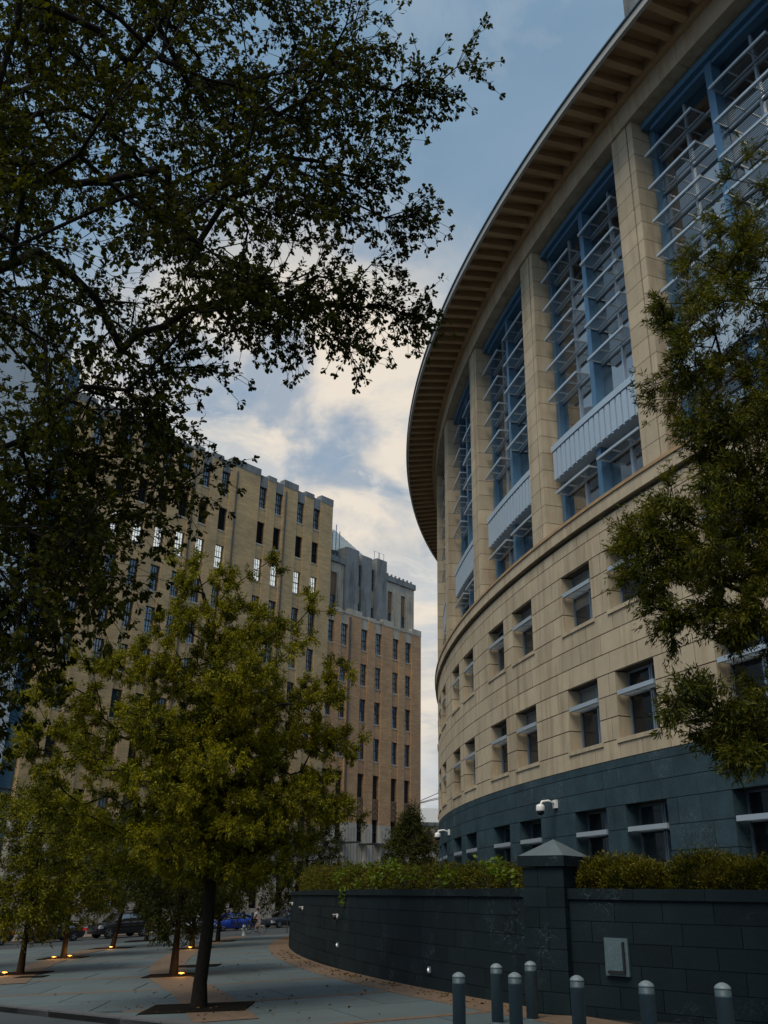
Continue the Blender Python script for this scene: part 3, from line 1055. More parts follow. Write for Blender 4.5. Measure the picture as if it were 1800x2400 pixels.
def deco_building():
    cols_main = [v * SC for v in (-33.9, -31.32, -29.29, -27.3, -25.29, -23.28, -21.2, -16.88, -14.94, -12.2, -10.11)]
    cols_wing = [v * SC for v in (-7.46, -5.59, -2.82, -.77, 1.78, 3.69)]
    W, H = 1.0, 2.68
    x_l, x_s, x_r = -35.59 * SC, -7.62 * SC, 6.05 * SC
    rows_m = [44.45, 40.04, 35.6, 31.13, 26.74, 22.4, 17.97, 13.62, 8.6]
    rows_w = rows_m[3:]
    zt_m, zt_w = 46.5, 33.2
    zb_m, zb_w = 6.05, 8.02
    zg0, zg1 = -1.1, 3.6                 # ground-floor windows
    Z0 = -4.2
    # dark core
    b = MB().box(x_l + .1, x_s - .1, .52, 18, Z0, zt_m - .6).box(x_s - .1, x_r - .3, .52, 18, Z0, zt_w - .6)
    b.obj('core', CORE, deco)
    MB().box(x_l + .05, x_s - .05, .6, 18.1, zt_m - .6, zt_m - .4).obj('roof', ROOF_M, deco)
    MB().box(x_r - .32, x_r, .3, 18, Z0, zt_w - .3).obj('end_wall', BRICK_O, deco)
    MB().box(x_l, x_l + .1, .3, 18, Z0, zt_m - .3).obj('end_wall', BRICK_T, deco)
    MB().box(x_s - .12, x_s, .3, 17.9, zt_w - 1, zt_m - .3).obj('end_wall', BRICK_T, deco)

    def win_mesh(w, h, rail=.52, nv=2, nh=1):
        f = MB()
        t = .055
        y0, y1 = .22, .36
        f.box(0, t, y0, y1, 0, h).box(w - t, w, y0, y1, 0, h).box(t, w - t, y0 + .003, y1, 0, t).box(t, w - t, y0 + .003, y1, h - t, h)
        zr = h * (1 - rail)
        f.box(t, w - t, y0 - .03, y1, zr - .04, zr + .04)
        for i in range(nv):
            x = t + (w - 2 * t) * (i + 1) / (nv + 1)
            f.box(x - .010, x + .010, y0 + .04, y1, t, zr - .04).box(x - .010, x + .010, y0 + .02, y1, zr + .04, h - t)
        for z in ((t + zr) / 2, (zr + h) / 2):
            f.box(t, w - t, y0 + .043, y1, z - .012, z + .012)
        p = MB().box(.03, w - .03, .33, .37, .03, h - .03)
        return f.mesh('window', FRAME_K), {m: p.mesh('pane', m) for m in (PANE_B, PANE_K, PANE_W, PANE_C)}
    wm, pm = win_mesh(W, H)
    open_m = MB().box(.0, .05, .2, .36, 0, H).box(W - .05, W, .2, .36, 0, H).box(.05, W - .05, .2, .36, 0, .06).box(.05, W - .05, .2, .36, H - .06, H).mesh('window', FRAME_K)
    gm, gp = win_mesh(1.15, zg1 - zg0, .66, 1)
    sill_m = MB().box(-.1, W + .1, .02, .5, -.16, -.002).mesh('sill', STONE_C)

    def wall_part(cols, xa, xb, rows, zb, zt, brick, yf, wing):
        # piers
        edges = [xa] + [e for c in cols for e in (c - .12, c + W + .12)] + [xb]
        for i in range(0, len(edges), 2):
            p0, p1 = edges[i], edges[i + 1]
            if p1 - p0 < .05:
                continue
            top = zt - (.95 if not wing else .85)
            step = .35 if (p1 - p0) > 1.6 else 0.0
            MB().box(p0, p1, yf, .5, zb, top + step * .2).obj('brick_pier', brick, deco)
            MB().box(p0 - .02, p1 + .02, yf - .04, .55, top + step * .2 + .002, zt - .35 + step).obj('coping_stone', STONE_G if not wing else STONE_C, deco)
            # fluted stone foot of the pier
            b = MB().box(p0, p1, yf - .06, .5, Z0, zb - .004)
            nf = max(2, int((p1 - p0) / .42))
            fw = (p1 - p0) / nf
            for q in range(nf):
                b.box(p0 + fw * q + .05, p0 + fw * (q + 1) - .05, yf - .14, yf - .055, Z0 + 2.9, zb - .45)
            b.obj('stone_pier', STONE_B, deco)
        if not wing:
            ds = [edges[7 * 2] + .9, edges[5 * 2] + .35, edges[9 * 2] + .35]
            for x in ds:
                MB().tube([(x, yf - .1, zt - 1.5), (x, yf - .1, zb)], .09, 8).obj('downpipe', DRAIN, deco)
        else:
            MB().tube([(cols[1] + W + .35, yf - .1, zt - 1.1), (cols[1] + W + .35, yf - .1, zb)], .11, 8).obj('downpipe', DRAIN, deco)
        for ci, c in enumerate(cols):
            # head of the strip
            if wing:
                MB().box(c - .119, c + W + .119, yf + .1, .5, rows[0] + .004, zt - .75).obj('head_panel', STONE_C, deco)
                MB().box(c - .119, c + W + .119, yf + .02, .55, zt - .745, zt - .45).obj('coping_stone', STONE_C, deco)
            else:
                MB().box(c - .119, c + W + .119, yf + .12, .5, rows[0] + .004, zt - .62).obj('head_panel', STONE_G, deco)
            for ri, zt_ in enumerate(rows):
                zbm = zt_ - H
                # spandrel below this window
                nz = rows[ri + 1] if ri + 1 < len(rows) else zg1
                stone = ri + 1 == len(rows)
                z1 = zbm - .003
                if z1 - nz > .1:
                    if stone:
                        b = MB().box(c - .119, c + W + .119, yf + .12, .5, nz + .003, z1)
                        for q in range(3):
                            b.box(c + .05 + q * .33, c + .27 + q * .33, yf + .07, yf + .125, nz + .3, z1 - .9)
                        b.obj('spandrel', STONE_B, deco)
                        MB().lathe([(.30, 0), (.27, .07), (.12, .10), (.02, .1)], 12).obj('medallion', STONE_B, deco)
                        md = deco.children[-1]
                        md.rotation_euler = (math.pi / 2, 0, 0)
                        md.location = (c + W / 2, yf + .12, z1 - .45)
                    elif wing and ri == len(rows) - 2:
                        b = MB().box(c - .119, c + W + .119, yf + .16, .5, nz + .003, z1)
                        for q in range(3):
                            zc = nz + .35 + q * .62
                            for sgn in (-1, 1):
                                x0 = c + W / 2
                                vs = []
                                for (dx, dz) in ((0, .55), (.55, 0), (.55, .16), (0, .71)):
                                    vs += [(x0 + sgn * dx, yf + .10, zc + dz), (x0 + sgn * dx, yf + .17, zc + dz)]
                                b.add(vs, [(0, 2, 4, 6), (1, 7, 5, 3), (0, 1, 3, 2), (2, 3, 5, 4), (4, 5, 7, 6), (6, 7, 1, 0)])
                        b.obj('chevron_spandrel', BRICK_D, deco)
                    else:
                        MB().box(c - .119, c + W + .119, yf + .17, .5, nz + .003, z1).obj('spandrel', brick, deco)
                # the window itself
                black = (not wing and ri == 1 and ci not in (10,)) or (not wing and random.random() < .02)
                o = link('window', open_m if black else wm, deco)
                o.location = (c, yf + .1, zbm)
                if wing:
                    pmx = PANE_C if ri in (0, 1) else (PANE_B if ri < 5 else PANE_K)
                    if ri == 1 and ci == 4:
                        pmx = PANE_C
                else:
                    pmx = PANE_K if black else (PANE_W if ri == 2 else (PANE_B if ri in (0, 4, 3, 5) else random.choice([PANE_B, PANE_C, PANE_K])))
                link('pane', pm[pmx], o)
                s = link('sill', sill_m, o)
            o = link('window', gm, deco)
            o.location = (c - .08, yf + .1, zg0)
            link('pane', gp[PANE_K], o)
            if not wing and ci == 8:
                MB().box(.25, .9, .27, .325, zg1 - zg0 - .5, zg1 - zg0 - .3).obj('lamp', WARML, o)
            MB().box(c - .119, c + W + .119, yf + .05, .5, Z0, zg0 - .003).obj('spandrel', STONE_B, deco)

    wall_part(cols_main, x_l, x_s, rows_m, zb_m, zt_m, BRICK_T, -.25, False)
    wall_part(cols_wing, x_s + .01, x_r, rows_w, zb_w, zt_w, BRICK_O, 0.0, True)
    MB().box(x_l, x_s, -.34, -.2, zb_m - .35, zb_m + .0).obj('belt_course', STONE_B, deco)

    # stepped attic over the wing
    k = SC / 1.2

    def at(s, z):
        return s * k, (z - 2.2) * k
    yb = 1.45
    zbot = zt_w - 1.2
    ztop = (41.3 - 2.2) * k
    zside = (39.0 - 2.2) * k
    bl, br = -5.4 * k, 1.75 * k
    sl = [(-3.28 * k, -2.55 * k), (-.79 * k, -.06 * k)]
    for i, (p0, p1) in enumerate(((bl, sl[0][0]), (sl[0][1], sl[1][0]), (sl[1][1], br))):
        MB().box(p0, p1, yb - (.25 if i == 1 else .45), yb + 6, zbot, ztop - (.25 if i == 1 else 0)).obj('attic_pier', STONE_G, deco)
    for (p0, p1) in sl:
        z = [zbot, 34.9, 37.05, 39.75]
        z = [zbot] + [(q - 2.2) * k for q in z[1:]]
        MB().box(p0, p1, yb + .1, yb + 6, z[1], z[2]).obj('attic_panel', STONE_C, deco)
        MB().box(p0, p1, yb, yb + 6, z[3], ztop - .6).obj('attic_panel', STONE_C, deco)
        g = MB()
        for q in range(9):
            zz = z[2] + (z[3] - z[2]) * (q + .5) / 9
            g.box(p0 + .06, p1 - .06, yb + .15, yb + .3, zz - .04, zz + .04)
        g.box((p0 + p1) / 2 - .04, (p0 + p1) / 2 + .04, yb + .12, yb + .3, z[2], z[3])
        g.obj('slit_grille', STEEL, deco)
        MB().box(p0 + .02, p1 - .02, yb + .3, yb + 6, z[2], z[3]).obj('slit_opening', PANE_K, deco)
        o = link('window', wm, deco)
        o.location = ((p0 + p1) / 2 - .5, yb - .1, z[1] - H - .05)
        link('pane', pm[PANE_B], o)
        MB().box(p0, p1, yb + .5, yb + 6, zbot, z[1] - .02).obj('attic_wall', CORE, deco)
    # lower wings of the attic, brick panels between fluted pilasters
    for (w0, w1, pans) in ((br, 7.45 * k, ((2.46 * k, 3.32 * k), (4.92 * k, 5.80 * k))), (x_s + .1, bl, ((-7.5 * k, -6.5 * k),))):
        ed = [w0] + [e for p in pans for e in p] + [w1]
        for i in range(0, len(ed), 2):
            p0, p1 = ed[i], ed[i + 1]
            b = MB().box(p0, p1, yb, yb + 6, zbot, zside)
            nf = max(1, int((p1 - p0 - .2) / .3))
            for q in range(nf):
                f0 = p0 + .12 + q * (p1 - p0 - .24) / nf
                b.box(f0 + .04, f0 + (p1 - p0 - .24) / nf - .04, yb - .12, yb + .01, zbot, zside - 1.0)
            b.obj('fluted_pilaster', STONE_C, deco)
        for (p0, p1) in pans:
            zz = (35.0 - 2.2) * k
            MB().box(p0, p1, yb + .2, yb + 6, zz, (37.75 - 2.2) * k).obj('attic_panel', BRICK_D, deco)
            MB().box(p0, p1, yb + .02, yb + 6, (37.75 - 2.2) * k + .003, zside - .05).obj('attic_panel', STONE_C, deco)
            o = link('window', wm, deco)
            o.location = (p0 - .02, yb - .02, zz - H - .02)
            link('pane', pm[PANE_B], o)
            MB().box(p0, p1, yb + .5, yb + 6, zbot, zz - .01).obj('attic_wall', CORE, deco)
        MB().box(w0 - .0, w1 + .12, yb - .25, yb + 6, zside + .002, zside + .75).obj('coping_stone', STONE_G, deco)
        for q in range(int((w1 - w0) / .8)):
            MB().box(w0 + .3 + q * .8, w0 + .5 + q * .8, yb - .3, yb - .1, zside + .75, zside + 1.0).obj('finial', STONE_G, deco)
    # hipped metal roof behind the attic with seams
    rx0, rx1 = x_s + .1, 7.2 * k
    zr0, zr1 = zside + .7, zside + 8.6
    vs = [(rx0, yb + 2.2, zr0), (rx1, yb + 2.2, zr0), (rx1, yb + 14, zr0), (rx0, yb + 14, zr0), (rx0 + .01, yb + 8, zr1), (rx1 - 7.5, yb + 8, zr1)]
    roof = MB().add(vs, [(0, 1, 5, 4), (1, 2, 5), (2, 3, 4, 5), (3, 0, 4), (0, 3, 2, 1)]).obj('hip_roof', ROOF_M, deco)
    seam = MB()
    for i in range(40):
        x = rx0 + .3 + i * .42
        if x < rx1 - 7.5:
            top = Vector((x, yb + 8, zr1))
        else:
            t = (rx1 - x) / 7.5
            if t <= .03:
                break
            top = Vector((x, yb + 2.2 + 5.8 * t, zr0 + (zr1 - zr0) * t))
        bot = Vector((x, yb + 2.2, zr0))
        seam.tube([bot + Vector((0, -.02, .02)), top + Vector((0, -.02, .02))], .035, 4)
    o = seam.obj('roof_seam', ROOF_M, roof)
    tag(o, kind='stuff')
    # roof ladder hoops and aerials
    for x in (.25 * k, 1.2 * k):
        MB().tube([(x, yb + .4, ztop - .1), (x, yb + .4, ztop + 1.3), (x + .85, yb + .4, ztop + 1.3), (x + .85, yb + .4, ztop - .1)], .035, 6).obj('roof_rail', STEEL, deco)
    for x, hh in ((-6.6 * k, 3.2), (-6.0 * k, 4.4), (-5.4 * k, 3.6)):
        MB().tube([(x, yb + 1.0, ztop - 3), (x, yb + 1.0, ztop + hh - 1.2)], .06, 6).obj('aerial', STEEL, deco)
    MB().box(-6.9 * k, -5.9 * k, yb + .6, yb + 2, ztop - 2.2, ztop - .6).obj('roof_unit', FRAME_K, deco)
    # parapet railings on the main block
    for xa, xb in ((-31.5, -28.2), (-40.5, -36)):
        b = MB()
        n = 5
        for i in range(n):
            x = xa + (xb - xa) * i / (n - 1)
            b.tube([(x, .3, zt_m - .5), (x, .3, zt_m + 1.05)], .04, 5)
        for z in (.55, 1.05):
            b.tube([(xa, .3, zt_m + z), (xb, .3, zt_m + z)], .035, 5)
        b.obj('roof_rail', STEEL, deco)


deco_building()

# pale modern building at the far left
mod = empty('pale_tower', (F0.x, F0.y, EYE), FPHI)
tag(mod, 'pale grey panel-clad tower with a dark blue glass edge at the left border', 'building')


def modern():
    k = SC / 1.2
    x1, x0 = -44.1 * k, -80 * k
    MB().box(x0, x1, .3, 22, -5, 52).obj('wall', PAVE_J, mod)
    nz, nx = 13, 9
    pm = MB().box(.02, (x1 - x0) / nx - .02, 0, .28, .02, 57 / nz - .02).mesh('cladding_panel', PALEW)
    for i in range(nx):
        for j in range(nz):
            o = link('cladding_panel', pm, mod)
            o.location = (x0 + i * (x1 - x0) / nx, 0, -5 + j * 57 / nz)
    MB().box(x1 + .01, -35.59 * SC - .02, .45, 20, -5, 49.5).obj('glass_strip', BLUEG, mod)
    for j in range(14):
        MB().box(x1 + .01, -35.59 * SC - .02, .40, .449, -4 + j * 4, -3.9 + j * 4).obj('mullion', FRAME_K, mod)


modern()

# distant buildings seen in the gap
far = empty('distant_building', (7.6, 146, 0.5))
tag(far, 'distant cream and brick building at the end of the street between the two blocks', 'building')
MB().box(-8, 8, 0, 14, -2, 11.9).obj('wall', STONE_C, far)
MB().box(-8.3, 8.3, -.3, 14, 11.91, 12.4).obj('roof', STONE_G, far)
MB().box(-6.4, -1.6, -.25, -.01, 9.3, 10.9).obj('brick_panel', BRICK_D, far)
MB().box(.2, 6, -.25, -.01, 9.3, 10.9).obj('brick_panel', BRICK_D, far)
for i in range(5):
    for j in range(3):
        o = MB().box(-6.9 + i * 3, -5.6 + i * 3, -.35, -.26 if j == 2 else -.01, 2.4 + j * 3.4, 4.2 + j * 3.4).obj('window', FRAME_K, far)
MB().box(-7.9, 7.9, -.28, -.01, 8.6, 9.0).obj('ledge', STONE_C, far)
fx = empty('distant_white_roof', (9.5, 172, 0))
tag(fx, 'white flat roofed block far behind the cream building', 'building')
MB().box(-9, 9, 0, 12, -1, 17.2).obj('wall', WHITEP, fx)
MB().box(-6, -1, 2, 8, 17.2, 18.4).obj('roof_unit', WHITEP, fx)
cab = MB()
for (z0, z1) in ((15.2, 18.3), (15.1, 17.0), (15.0, 16.7)):
    cab.tube([(5.4, 141, z0), (9.8, 141, z0 + (z1 - z0) * .62), (30, 141, z0 + (z1 - z0) * 3.3)], .05, 5)

o = cab.obj('guy_cables', DRAIN)
tag(o, 'dark cables fanning out above the distant building in the gap', 'cables')

# ------------------------------------------------------------------ retaining wall
ZW = EYE + 0.26            # top of coping
wall = empty('retaining_wall')
tag(wall, 'long curved dark granite retaining wall with a flat coping left of the pillar', 'wall')


def wall_pt(a, r, z):
    return (WC.x - r * math.cos(a), WC.y + r * math.sin(a), z)


def wseg(b, r0, r1, a0, a1, z0, z1, n=1):
    vs, fs = [], []
    for i in range(n + 1):
        a = a0 + (a1 - a0) * i / n
        vs += [wall_pt(a, r1, z0), wall_pt(a, r1, z1), wall_pt(a, r0, z1), wall_pt(a, r0, z0)]
    for i in range(n):
        q = 4 * i
        for j in range(4):
            fs.append((q + j, q + (j + 1) % 4, q + 4 + (j + 1) % 4, q + 4 + j))
    fs += [(3, 2, 1, 0), (4 * n, 4 * n + 1, 4 * n + 2, 4 * n + 3)]
    b.add(vs, fs)
    return b


def retaining():
    aP = math.asin((20.1 - WC.y) / WR)       # at the pillar
    aE = math.radians(3)                      # past the silhouette at the far end
    b = MB()
    wseg(b, WR - .45, WR - .035, aP, aE, -1.2, ZW - .2, 30)
    b.obj('wall_core', PAVE_J, wall)
    L = (aE - aP) * WR
    hc = .372
    w = .98 / WR
    for r in range(8):
        z1 = ZW - .17 - hc * r
        z0 = z1 - hc
        a = aP - (w * .5 if r % 2 else 0)
        while a < aE:
            ww = w * random.choice([.78, 1, 1, 1.25])
            e0, e1 = max(a, aP), min(a + ww, aE)
            am = (e0 + e1) / 2
            gl = gz(WC.x - WR * math.cos(am), WC.y + WR * math.sin(am))
            if e1 - e0 > .1 / WR and z1 > gl - .1:
                q = MB()
                j = random.uniform(-.005, .005)
                wseg(q, WR - .2, WR + j, e0 + .006 / WR, e1 - .006 / WR, z0 + .006, z1 - .006)
                q.obj('granite_block', GRAN_D, wall)
            a += ww
    a = aP
    while a < aE:
        e1 = min(a + 1.5 / WR, aE)
        q = MB()
        wseg(q, WR - .5, WR + .05, a + .004 / WR, e1 - .004 / WR, ZW - .165, ZW)
        q.obj('coping_stone', GRAN_D, wall)
        a += 1.5 / WR


retaining()

# gate pillar with pyramid cap
PDIR = Vector((.75, -.66)).normalized()       # along the front face, to the right
PN = Vector((PDIR.y, -PDIR.x))                # outward (towards the camera)
PC1 = Vector((3.67, 19.61))
PWD = .95
pillar = empty('wall_pillar', (PC1.x, PC1.y, 0), math.atan2(PDIR.y, PDIR.x))
tag(pillar, 'square dark granite pillar with a pyramid cap between the two walls', 'pillar')


def pillar_build():
    # local: x to the right along the front (0 = near corner), y inward
    MB().box(-PWD + .03, -.03, .03, PWD - .03, -.6, 2.84).obj('pillar_core', PAVE_J, pillar)
    for r in range(8):
        z1 = 2.85 - .372 * r - .01
        z0 = 2.85 - .372 * (r + 1) + .002
        cut = -PWD * (.42 if r % 2 else .62)
        for x0, x1 in ((-PWD, cut - .005), (cut + .005, 0)):
            MB().box(x0, x1, 0, .5, z0, z1).obj('granite_block', GRAN_D, pillar)
        MB().box(-PWD, 0, .51, PWD, z0, z1).obj('granite_block', GRAN_D, pillar)
    c = .07
    MB().box(-PWD - c, c, -c, PWD + c, 2.86, 3.06).obj('cap_slab', GRAN_D, pillar)
    x0, x1, y0, y1 = -PWD - c + .02, c - .02, -c + .02, PWD + c - .02
    vs = [(x0, y0, 3.064), (x1, y0, 3.064), (x1, y1, 3.064), (x0, y1, 3.064), ((x0 + x1) / 2, (y0 + y1) / 2, 3.40)]
    MB().add(vs, [(0, 1, 4), (1, 2, 4), (2, 3, 4), (3, 0, 4), (3, 2, 1, 0)]).obj('pyramid_cap', GRAN_CAP, pillar)


pillar_build()

wall2 = empty('retaining_wall', (PC1.x, PC1.y, 0), math.atan2(PDIR.y, PDIR.x))
tag(wall2, 'straight dark granite retaining wall right of the pillar with a metal hatch in it', 'wall')


def wall_right():
    y0 = .16
    MB().box(.0, 14, y0 + .035, y0 + .5, -.8, ZW - .19).obj('wall_core', PAVE_J, wall2)
    hc = .365
    for r in range(8):
        z1 = ZW - .22 - hc * r
        x = -.5 if r % 2 else 0
        while x < 13.9:
            w = random.choice([.85, .97, .97, 1.08])
            x0, x1 = max(x, 0), x + w
            if x1 - x0 > .1:
                j = random.uniform(-.004, .004)
                MB().box(x0 + .006, x1 - .006, y0 + j, y0 + .3, z1 - hc + .006, z1 - .006).obj('granite_block', GRAN_D, wall2)
            x = x1
    for i in range(10):
        MB().box(i * 1.4 + .004, i * 1.4 + 1.396, y0 - .05, y0 + .5, ZW - .2, ZW - .005).obj('coping_stone', GRAN_D, wall2)


wall_right()

# metal hatch on that wall
hatch = empty('metal_hatch', (PC1.x + PDIR.x * .98, PC1.y + PDIR.y * .98, 0), math.atan2(PDIR.y, PDIR.x))
tag(hatch, 'scuffed grey metal hatch set in the dark granite wall behind the bollards', 'hatch')
MB().box(-.24, .24, .10, .20, .96, 1.60).obj('frame', HATCH, hatch)
MB().box(-.17, .14, .05, .11, 1.05, 1.52).obj('door', HATCH, hatch)
MB().box(.142, .175, .06, .12, 1.03, 1.54).obj('hinge_strip', BLACKP, hatch)
MB().box(-.17, .17, .045, .12, 1.00, 1.045).obj('bottom_lip', BLACKP, hatch)

# little dome cameras and lamps on the curved wall
def wall_gadget(name, ang, z, small=False):
    P = Vector(wall_pt(ang, WR + .008, z))
    o = Vector((-math.cos(ang), math.sin(ang)))
    t = empty(name, P, math.atan2(o.y, o.x))
    if not small:
        MB().lathe([(.085, 0), (.085, .05), (.07, .07)], 14).obj('base', WHITEP, t, True).rotation_euler = (0, math.pi / 2, 0)
        e = MB().lathe([(.07, 0), (.075, .06), (.06, .11), (.02, .13)], 14)
        q = e.obj('dome', BLACKP, t, True)
        q.rotation_euler = (0, math.pi / 2, 0)
        q.location = (.06, 0, -.02)
        MB().box(.0, .17, -.08, .08, .05, .075).obj('hood', WHITEP, t)
    else:
        MB().box(0, .05, -.05, .05, -.07, .07).obj('base', ALU, t)
        MB().lathe([(.04, 0), (.04, .05), (.03, .07)], 12).obj('lens', LAMPW, t, True).rotation_euler = (0, math.pi / 2, 0)
    return t


LAMPW = mat('white_lamp_lens', (0.8, 0.8, 0.8), 0.3, 0.02, emit=((.85, .93, 1.0), .35))


def ang_at(y):
    return math.asin((y - WC.y) / WR)


tag(wall_gadget('wall_camera', ang_at(34.6), EYE - .58), 'small white dome camera midway along the curved granite wall', 'security camera', 'small cameras on the curved wall')
tag(wall_gadget('wall_camera', ang_at(42.5), EYE - .43), 'small white dome camera near the far end of the curved granite wall', 'security camera', 'small cameras on the curved wall')
tag(wall_gadget('wall_camera', ang_at(48.2), EYE - .30), 'last white dome camera at the edge where the granite wall turns away', 'security camera', 'small cameras on the curved wall')
tag(wall_gadget('wall_lamp', ang_at(25.9), .58, True), 'tiny white wall lamp low on the granite wall behind the bollards', 'lamp', 'small lamps on the curved wall')
tag(wall_gadget('wall_lamp', ang_at(34.4), .75, True), 'tiny white wall lamp low on the granite wall below the middle camera', 'lamp', 'small lamps on the curved wall')

# planter soil between wall and courthouse
def planter():
    aP = math.asin((20.1 - WC.y) / WR)
    front = [wall_pt(a, WR - .3, 0)[:2] for a in np.linspace(math.radians(14), aP, 40)]
    for i in range(1, 15):
        q = PC1 + PDIR * (i * 1.0) - PN * .45
        front.append((q.x, q.y))
    vs, fs = [], []
    n = len(front)
    for i, p in enumerate(front):
        a = 1.95 + (0.93 - 1.95) * (i / (n - 1))
        vs += [(p[0], p[1], ZW - .12), (BC.x - (BR - .3) * math.sin(a), BC.y - (BR - .3) * math.cos(a), ZW + .05)]
    for i in range(n - 1):
        fs.append((2 * i, 2 * i + 1, 2 * i + 3, 2 * i + 2))
    o = MB().add(vs, fs).obj('planter_bed', SOIL)
    tag(o, kind='structure', label='planted bed between the retaining wall and the courthouse')


planter()

# ------------------------------------------------------------------ bollards
BOLLS = [(1.40, 17.35, 'steel bollard with a domed cap, leftmost of the row'),
         (2.24, 19.10, 'steel bollard second from the left, close to the curved wall'),
         (2.28, 16.90, 'steel bollard third from the left, in the front row beside a taller looking one'),
         (2.92, 19.40, 'steel bollard whose foot shows in front of the granite pillar'),
         (3.10, 15.90, 'steel bollard standing just right of the granite pillar'),
         (3.82, 14.60, 'steel bollard below and right of the metal hatch'),
         (4.66, 13.90, 'steel bollard at the right end of the row')]


def bollards():
    r = .108
    body = MB().lathe([(r, -.1), (r, .80), (r + .004, .803), (r + .004, .825), (r, .828), (r, .90)], 28).mesh('post', BOLL, True)
    cap = MB().lathe([(r + .003, .9), (r + .003, .915), (r * .9, .937), (r * .6, .962), (r * .25, .978), (.005, .98)], 28).mesh('cap', BOLL_T, True)
    base = MB().lathe([(r + .03, -.02), (r + .03, .012), (r + .015, .02)], 28).mesh('base_ring', BOLL, True)
    for i, (x, y, lab) in enumerate(BOLLS):
        t = empty('bollard', (x, y, gz(x, y)), random.uniform(0, 6))
        tag(t, lab, 'bollard', 'bollards across the plaza entrance')
        link('post', body, t)
        link('cap', cap, t)
        link('base_ring', base, t)


bollards()


# ------------------------------------------------------------------ trees
def rnd_unit(n, rng):
    v = rng.normal(size=(n, 3))
    return v / np.linalg.norm(v, axis=1)[:, None]


LEAF = {
    'obovate': (np.array([(0, 0), (.30, .07), (.72, .26), (1, .13), (1, -.13), (.72, -.26), (.30, -.07)]), [(0, 1, 6), (1, 2, 5, 6), (2, 3, 4, 5)]),
    'lance': (np.array([(0, 0), (.45, .11), (1, 0), (.45, -.11)]), [(0, 1, 2, 3)]),
    'oval': (np.array([(0, 0), (.5, .24), (1, 0), (.5, -.24)]), [(0, 1, 2, 3)]),
    'tuft': (np.array([(0, 0), (.4, .2), (1, .05), (.5, -.18)]), [(0, 1, 2, 3)]),
}


def leaves(C, D, per, length, shape, rng, splay=0.9, droop=0.25, jitter=0.0, lvar=.25, wid=1.0):
    """whorls of leaves at points C pointing about D"""
    n = len(C)
    P = np.repeat(C, per, 0) + rng.normal(size=(n * per, 3)) * jitter
    U = np.repeat(D, per, 0) + rnd_unit(n * per, rng) * splay
    U[:, 2] -= droop
    U /= np.linalg.norm(U, axis=1)[:, None] + 1e-9
    R = rnd_unit(n * per, rng)
    R[:, 2] += .6
    V = np.cross(R, U)
    V /= np.linalg.norm(V, axis=1)[:, None] + 1e-9
    Wn = np.cross(U, V)
    Ln = length * (1 + rng.uniform(-lvar, lvar, n * per))
    tpl, faces = LEAF[shape]
    k = len(tpl)
    cup = np.abs(tpl[:, 1]) * .45 - .12 * tpl[:, 0] ** 2
    X = (P[:, None, :] + U[:, None, :] * (tpl[None, :, 0, None] * Ln[:, None, None])
         + V[:, None, :] * (tpl[None, :, 1, None] * wid * Ln[:, None, None]) + Wn[:, None, :] * (cup[None, :, None] * Ln[:, None, None]))
    off = (np.arange(n * per) * k)[:, None]
    F = [off + np.array(f)[None, :] for f in faces]
    return X.reshape(-1, 3), F


def grow(trunk, targets, rng, step=.35, tip_r=.006, exp=2.3, wob=.10, up=.0, reach_pen=.25, max_r=None):
    """attach each target to the nearest branch; returns nodes, parents, radii, target node ids"""
    pos = [np.array(p, float) for p in trunk]
    par = [-1] + list(range(len(trunk) - 1))
    path = [0.0]
    for i in range(1, len(pos)):
        path.append(path[-1] + np.linalg.norm(pos[i] - pos[i - 1]))
    ax = np.array(trunk)
    d0 = np.array([np.min(np.linalg.norm(ax - t, axis=1)) for t in targets])
    ends = []
    for ti in np.argsort(d0):
        t = np.array(targets[ti], float)
        A = np.array(pos)
        v = t - A
        d = np.linalg.norm(v, axis=1)
        cost = d + reach_pen * np.array(path) * .3 + np.where(A[:, 2] > t[2] + .3, (A[:, 2] - t[2]) * .6, 0)
        i = int(np.argmin(cost))
        p = A[i]
        n = max(1, int(d[i] / step))
        mid_up = up * d[i]
        sway = rng.normal(size=3) * wob * d[i]
        prev = i
        for k in range(1, n + 1):
            f = k / n
            q = p + (t - p) * f + (np.array([0, 0, mid_up]) + sway) * math.sin(math.pi * f)
            q = q + rng.normal(size=3) * .02
            pos.append(q)
            par.append(prev)
            path.append(path[prev] + np.linalg.norm(q - pos[prev]))
            prev = len(pos) - 1
        ends.append(prev)
    P = np.array(pos)
    par = np.array(par)
    w = np.zeros(len(P))
    for e in ends:
        w[e] += 1
    for i in range(len(P) - 1, 0, -1):
        if w[i] == 0:
            w[i] = .5
        w[par[i]] += w[i]
    R = tip_r * np.power(np.maximum(w, .5), 1 / exp)
    if max_r:
        R = np.minimum(R, max_r)
    return P, par, R, ends


def wood(P, par, R, name, rng, sides=6):
    b = MB()
    seg = [i for i in range(1, len(P))]
    i = np.array(seg)
    A, B = P[par[i]], P[i]
    ra, rb = np.minimum(R[par[i]], R[i] * 1.5), R[i]
    return frusta(A, B, ra, rb, sides)


